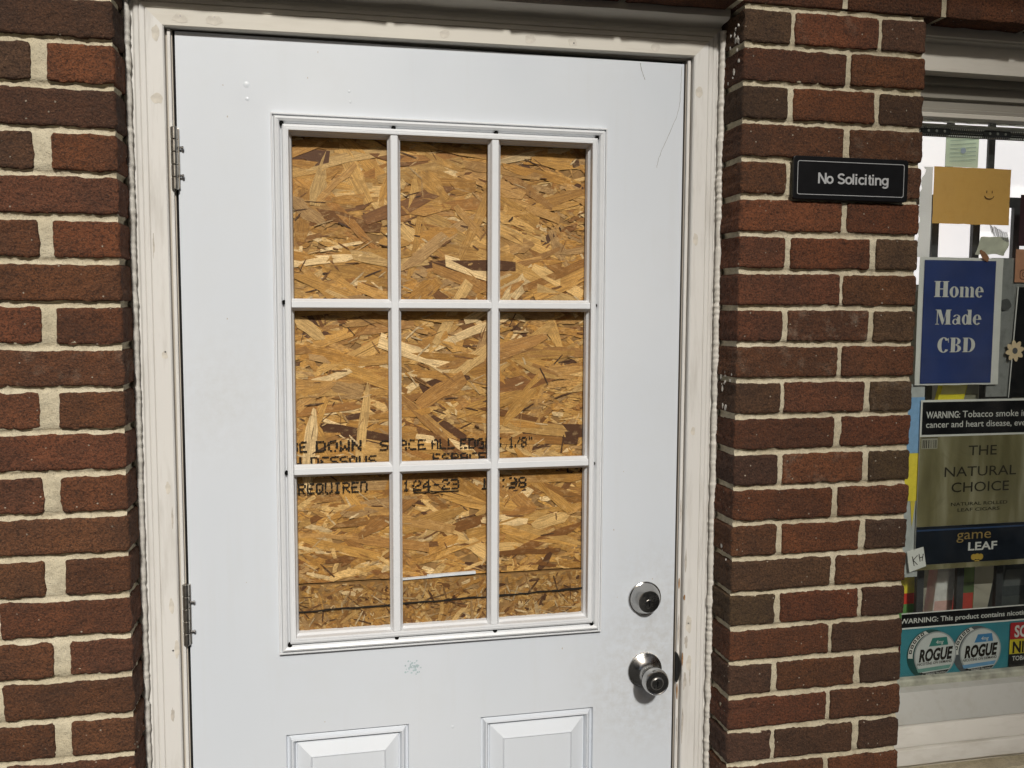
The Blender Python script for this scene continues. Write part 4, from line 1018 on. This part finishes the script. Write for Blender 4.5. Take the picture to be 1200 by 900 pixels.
paper('maroon_sheet', 'dark maroon sheet just above the salmon card at the window edge', 'paper', 1.7065, 1.86, -.3240, -.2150, PY+.002, flat('dark_maroon_print', (.045, .010, .016), .5), .0005, 6)
bn = paper('crumpled_note', 'crumpled pale green banknote-like paper above the blue poster', 'paper', 1.6150, 1.6860, -.3430, -.3050, PY+.012, translucent(flat('pale_note', (.60, .62, .52), .8, .3, .2, 0, 50), .4, (.85, .85, .75)), .006, 10, .004, skew=.012)
mb = MB(); random.seed(2)
for k in range(16):
    x = 1.640+.0028*k; z = -.279-.0012*k+random.uniform(-.002, .002); mb.poly([(x, z), (x+.0012, z+.001), (x+.008, z-.020), (x+.0068, z-.021)], PY+.012-.0001*k)
mb.build('dark_strokes', flat('grey_brush_strokes', (.18, .18, .19), .7), bn, fix=False)
lf = thing('paper_leaf', 'small brown curled leaf-shaped scrap over the top edge of the blue poster', 'scrap', (1.619, PY, -.358))
blob(1.6185, -.3465, .0155, .0060, PY-.0030, flat('brown_leaf', (.36, .17, .09), .7, .3, .25), lf, 'leaf_blade', .001, 16, .15, -.8)
# striped sheet at the far left of the glass
ss = paper('striped_sheet', 'narrow glimpse of a blue, yellow and white advert beside the brick pier', 'poster', 1.4300, 1.4950, -1.0400, -.6200, PY+.0060, flat('pale_grey_stock', (.50, .52, .52), .6, .3, .15, 0, 30), .0005, 8)
patch(ss, 'blue_print', flat('sky_blue_print', (.26, .46, .74), .55, .3, .1), 1.4310, 1.4950, -.7680, -.6480, PY+.0048)
patch(ss, 'yellow_print', flat('bright_yellow_print', (.90, .72, .07), .55, .3, .08), 1.4310, 1.4950, -.8720, -.7685, PY+.0048)
mb = MB(); mb.poly([(1.452, -.872), (1.4640, -.872), (1.4520, -.905)], PY+.0047); mb.poly([(1.470, -.872), (1.482, -.872), (1.476, -.93)], PY+.0046); mb.build('yellow_points', flat('yellow_print', (.74, .58, .08), .55), ss, fix=False)
# tobacco warning over the cigar advert
ad = paper('cigar_advert', 'olive plastic advert for cigars with a black warning bar, filling the window middle', 'poster', 1.4835, 1.8600, -1.0250, -.6540, PY+.0010, M['white'], .0004, 6)
g = NG('olive_film_print', .28, .5); v = g.coord(); n1 = g.noise(v, 7, 4, .6, 1.5); n2 = g.noise(g.coord('Object', (9, 1, 1.2)), 2.2, 3, .5, .4)
c_ = g.ramp(n2, [(.30, (.120, .102, .046)), (.52, (.200, .176, .092)), (.70, (.36, .33, .22))])
c_ = g.mix(g.ramp(n1, [(.58, 0), (.74, .5)]), c_, (.12, .10, .05)); M['olive'] = g.done(c_, g.bump(n1, .5, .006))
patch(ad, 'warning_bar', M['sign'], 1.4875, 1.8590, -.7285, -.6585, PY-.0002)
patch(ad, 'olive_field', M['olive'], 1.4840, 1.8595, -.9290, -.7330, PY-.0002)
patch(ad, 'dark_band', flat('navy_black_print', (.010, .014, .022), .35, .4, .3, 0, 20), 1.4840, 1.8595, -1.0130, -.9292, PY-.0001)
patch(ad, 'blue_rule', flat('blue_rule', (.03, .06, .14), .5), 1.4840, 1.8595, -.9390, -.9355, PY-.0006)
patch(ad, 'olive_foot', M['olive'], 1.4840, 1.8595, -1.0245, -1.0132, PY-.0003)
yT = PY-.0009
letters('WARNING:', 1.4960, 1.5790, -.6930, .0148, yT, M['postertext'], ad, 'lettering', .018)
letters('Tobacco smoke in', 1.5850, 1.7460, -.6925, .0148, yT, M['postertext'], ad, 'lettering', .006)
letters('cancer and heart disease, eve', 1.4965, 1.7440, -.7135, .0142, yT, M['postertext'], ad, 'lettering', .006)
M['darkprint'] = flat('dark_olive_print', (.022, .018, .010), .6)
letters('THE', 1.6040, 1.6745, -.7760, .0225, yT, M['darkprint'], ad, 'lettering', .004)
letters('NATURAL', 1.5470, 1.7265, -.8215, .0225, yT, M['darkprint'], ad, 'lettering', .002)
letters('CHOICE', 1.5655, 1.7100, -.8560, .0225, yT, M['darkprint'], ad, 'lettering', .004)
letters('NATURAL ROLLED', 1.5660, 1.7080, -.8860, .0075, yT, M['darkprint'], ad, 'lettering', .012)
letters('LEAF CIGARS', 1.5830, 1.6890, -.8990, .0075, yT, M['darkprint'], ad, 'lettering', .012)
letters('game', 1.5840, 1.6700, -.9610, .0235, yT, flat('old_gold_print', (.33, .22, .075), .5), ad, 'lettering', -.002)
letters('LEAF', 1.6140, 1.6870, -.9865, .0185, yT, M['postertext'], ad, 'lettering', .022)
mg = flat('gold_emblem_print', (.50, .33, .06), .5); mb = MB()
for q, (ox, oz) in enumerate(((-.009, 0), (0, .001), (.009, 0))): mb.poly([(1.6375+ox+.0065*cos(2*pi*k/12), -1.0020+oz+.0070*sin(2*pi*k/12)) for k in range(12)], yT-.0001*q)
mb.box(1.6315, 1.6435, yT-.0003, yT-.0002, -1.012, -1.009); mb.build('emblem', mg, ad, fix=False)
patch(ad, 'barcode_field', flat('barcode_grey', (.36, .34, .27), .6), 1.4870, 1.5262, -.7590, -.7350, yT)
mb = MB(); x = 1.490; random.seed(5)
while x < 1.523: w_ = random.choice((.0008, .0014, .0024)); mb.poly([(x, -.7575), (x+w_, -.7575), (x+w_, -.7400), (x, -.7400)], yT-.0002); x += w_+random.choice((.001, .0018, .003))
mb.box(1.487, 1.5262, yT-.0003, yT-.0002, -.7365, -.7350); mb.build('barcode', M['darkprint'], ad, fix=False)
# handwritten sticker
kn = thing('handwritten_sticker', 'small tilted white sticker with two handwritten letters next to the brick', 'sticker', (1.485, PY, -1.028))
kp = [(1.4610, -.9805), (1.5010, -.9720), (1.5095, -1.0150), (1.4690, -1.0265)]
MB().poly(kp, PY-.0030, .0004).build('sheet', M['white'], kn)
mb = MB()
for (xa, za, xb, zb_) in ((1.4745, -.9920, 1.4800, -1.0130), (1.4870, -.9900, 1.4760, -1.0010), (1.4775, -1.0010, 1.4880, -1.0105), (1.4905, -.9870, 1.4940, -1.0040), (1.5010, -.9870, 1.4985, -1.0030), (1.4915, -.9960, 1.5005, -.9940)):
    dx_, dz_ = xb-xa, zb_-za; l_ = sqrt(dx_*dx_+dz_*dz_); ox, oz = -dz_/l_*.0009, dx_/l_*.0009
    mb.poly([(xa+ox, za+oz), (xb+ox, zb_+oz), (xb-ox, zb_-oz), (xa-ox, za-oz)], PY-.0035-.00003*len(mb.f))
mb.build('handwriting', M['ink'], kn, fix=False)
# nicotine advert at the foot of the window
ra = paper('nicotine_advert', 'teal advert with two round white tins under a black warning stripe, foot of the window', 'poster', 1.4560, 1.8100, -1.2690, -1.1175, PY-.0010, M['white'], .0003, 6)
M['teal'] = flat('teal_print', (.045, .235, .290), .45, .4, .14, 0, 12)
patch(ra, 'teal_field', M['teal'], 1.4560, 1.8100, -1.2690, -1.1530, PY-.0018)
patch(ra, 'warning_stripe', M['sign'], 1.4560, 1.8100, -1.1495, -1.1195, PY-.0020)
letters('WARNING: This product contains nicotin', 1.4520, 1.7700, -1.1400, .0115, PY-.0026, M['postertext'], ra, 'lettering', .016)
def disc(cx, cz, r, y, zmin=-1.2685, n=44, a0=0, a1=360, squash=1.0):
    return [(cx+r*cos(radians(a0+(a1-a0)*k/n)), max(zmin, cz+r*squash*sin(radians(a0+(a1-a0)*k/n)))) for k in range(n)]
for cx_, tabc, strc in ((1.5405, (.030, .20, .17), (.16, .33, .29)), (1.6545, (.06, .22, .44), (.16, .34, .56))):
    cz_ = -1.2150; nm = 'tin_print'; y_ = PY-.0024
    tn = MB().poly(disc(cx_-.0130, cz_+.0020, .0560, 0), y_).build(nm, flat('tin_side_green', (.016, .075, .070) if cx_ < 1.6 else (.10, .11, .12), .45), ra, fix=False)
    mb = MB(); mb.ring(disc(cx_-.0110, cz_+.0020, .0550, 0, a0=105, a1=190, n=20), disc(cx_-.0040, cz_+.0005, .0505, 0, a0=105, a1=190, n=20), y_-.0003, closed=False); mb.build('tin_band', M['postertext'], tn, fix=False)
    mb = MB()
    for q in range(5):
        a = radians(118+13*q); px, pz = cx_-.0080+.0530*cos(a), cz_+.0015+.0530*sin(a); tx, tz = -sin(a), cos(a); nx_, nz_ = cos(a), sin(a); e = .0042
        o_ = [(px+tx*u*e+nx_*v__*e*.8, pz+tz*u*e+nz_*v__*e*.8) for u, v__ in ((-1, -1), (1, -1), (1, 1), (-1, 1))]; i_ = [(px+tx*u*e*.45+nx_*v__*e*.35, pz+tz*u*e*.45+nz_*v__*e*.35) for u, v__ in ((-1, -1), (1, -1), (1, 1), (-1, 1))]
        mb.ring(o_, i_, y_-.0006)
    mb.build('tin_band_print', M['ink'], tn, fix=False)
    MB().poly(disc(cx_+.0010, cz_, .0525, 0), y_-.0009).build('tin_rim', flat('tin_rim_grey', (.36, .37, .37), .5), tn, fix=False)
    MB().poly(disc(cx_+.0010, cz_, .0495, 0), y_-.0012).build('tin_top', flat('tin_top_white', (.60, .61, .60), .5, .4, .05), tn, fix=False)
    MB().poly([(cx_-.016, cz_+.0200), (cx_+.032, cz_+.0210), (cx_+.028, cz_+.0390), (cx_-.008, cz_+.0385)], y_-.0015).build('strength_tab', flat('tab_colour', tabc, .5), tn, fix=False)
    letters('4mg', cx_+.001, cx_+.020, cz_+.0250, .0085, y_-.0018, M['postertext'], tn, 'lettering', .01, .2)
    letters('ROGUE', cx_-.0400, cx_+.0440, cz_-.0125, .0270, y_-.0018, M['ink'], tn, 'lettering', .045, .18, .003)
    letters('NICOTINE ON DEMAND', cx_-.0430, cx_+.0430, cz_-.0215, .0062, y_-.0018, M['darkprint'], tn, 'lettering', .01, 0, .003)
    MB().poly([(cx_-.0440, cz_-.0290), (cx_+.0420, cz_-.0240), (cx_+.0370, cz_-.0325), (cx_-.0400, cz_-.0370)], y_-.0015).build('stripe', flat('stripe_colour', strc, .5), tn, fix=False)
    bb = [(cx_+.0010+.0495*cos(radians(a)), max(-1.2684, cz_+.0495*sin(radians(a)))) for a in range(228, 319, 6)]
    MB().poly([(cx_-.0370, cz_-.0395), (cx_+.0360, cz_-.0345)]+bb[::-1], y_-.0016).build('dark_base', M['sign'], tn, fix=False)
    letters('WARNING: This product', cx_-.0220, cx_+.0280, cz_-.0440, .0046, y_-.0021, M['postertext'], tn, 'lettering', .01, 0, .003)
    letters('contains nicotine', cx_-.0160, cx_+.0220, cz_-.0508, .0046, y_-.0021, M['postertext'], tn, 'lettering', .01, 0, .003)
for nm, col, z0_, z1_ in (('red_block', (.42, .02, .025), -1.1940, -1.1560), ('yellow_block', (.62, .50, .03), -1.2280, -1.1945), ('black_block', (.012, .012, .012), -1.2640, -1.2285)):
    patch(ra, nm, flat(nm+'_print', col, .45, .4, .06), 1.7290, 1.8100, z0_, z1_, PY-.0045)
letters('SO', 1.7400, 1.7760, -1.1890, .0270, PY-.0050, M['postertext'], ra, 'lettering', .03)
letters('NI', 1.7370, 1.7660, -1.2250, .0265, PY-.0050, M['ink'], ra, 'lettering', .03)
letters('TOBA', 1.7370, 1.7740, -1.2430, .0105, PY-.0050, M['postertext'], ra, 'lettering', .012)

# goods on the ledge behind the bars
tag(MB().box(RX0+.01, RX1-.01, .126, .60, -1.300, -1.262).build('display_ledge', M['room'], bevel=.003), kind='structure')
def packet(label, x0, x1, z0, z1, y, cols, lean=0.0, dep=.03):
    t = thing('goods_packet', label, 'packet', ((x0+x1)/2, y+dep/2, z0), 'goods on the window ledge')
    def q(x, z): return x+lean*(z-z0)
    def slabx(n, m, a, b, c, d, yy, th):
        pts = [(q(a, c), c), (q(b, c), c), (q(b, d), d), (q(a, d), d)]; return MB().poly(pts, yy, th).build(n, m, t, bevel=.001 if th > .005 else 0)
    slabx('box', flat('packet_board', cols[0], .45, .4, .1), x0, x1, z0, z1, y, dep)
    H = z1-z0; W = x1-x0
    for k, c in enumerate(cols[1:]):
        f = .22+.26*k; slabx('printed_band', flat('packet_print', c, .45, .4, .1), x0+W*.04, x1-W*.04, z1-H*(f+.16), z1-H*f, y-.0008, .0006)
    return t
packet('red packet with yellow bands standing nearest the brick pier on the window ledge', 1.505, 1.560, -1.262, -1.010, .130, [(.78, .06, .04), (.92, .74, .06), (.14, .34, .10)], .05)
packet('dark red packet with a yellow band right of the first grille bar', 1.556, 1.598, -1.262, -1.015, .150, [(.55, .05, .03), (.90, .72, .08), (.34, .46, .08)], -.05)
packet('pale grey packet with a pinkish lower band leaning on the ledge', 1.590, 1.640, -1.262, -1.005, .128, [(.74, .72, .70), (.80, .78, .76), (.70, .44, .40)], .10)
packet('dark green packet with a red foot behind the window', 1.660, 1.735, -1.262, -1.000, .160, [(.11, .16, .07), (.20, .30, .10), (.55, .08, .06)], 0)
packet('dark slate pouch tilted behind the right grille bar', 1.765, 1.850, -1.262, -1.015, .140, [(.075, .085, .09), (.16, .17, .17), (.09, .10, .10)], .18)
packet('yellow packet behind the gap under the blue poster', 1.535, 1.600, -.720, -.600, .075, [(.88, .76, .05), (.92, .85, .40)], .25, .012)
packet('olive grey packet behind the gap under the blue poster', 1.610, 1.650, -.720, -.600, .078, [(.30, .29, .22), (.40, .40, .36)], .05, .010)
packet('black round-cornered packet behind the gap, right of the olive one', 1.662, 1.735, -.720, -.600, .075, [(.05, .05, .05), (.10, .10, .10)], 0, .012)
tag(MB().box(1.50, 1.78, .070, .092, -.728, -.7205).build('hanging_shelf', M['bar'], bevel=.001), 'thin dark shelf behind the glass hidden by the cigar advert', 'shelf')
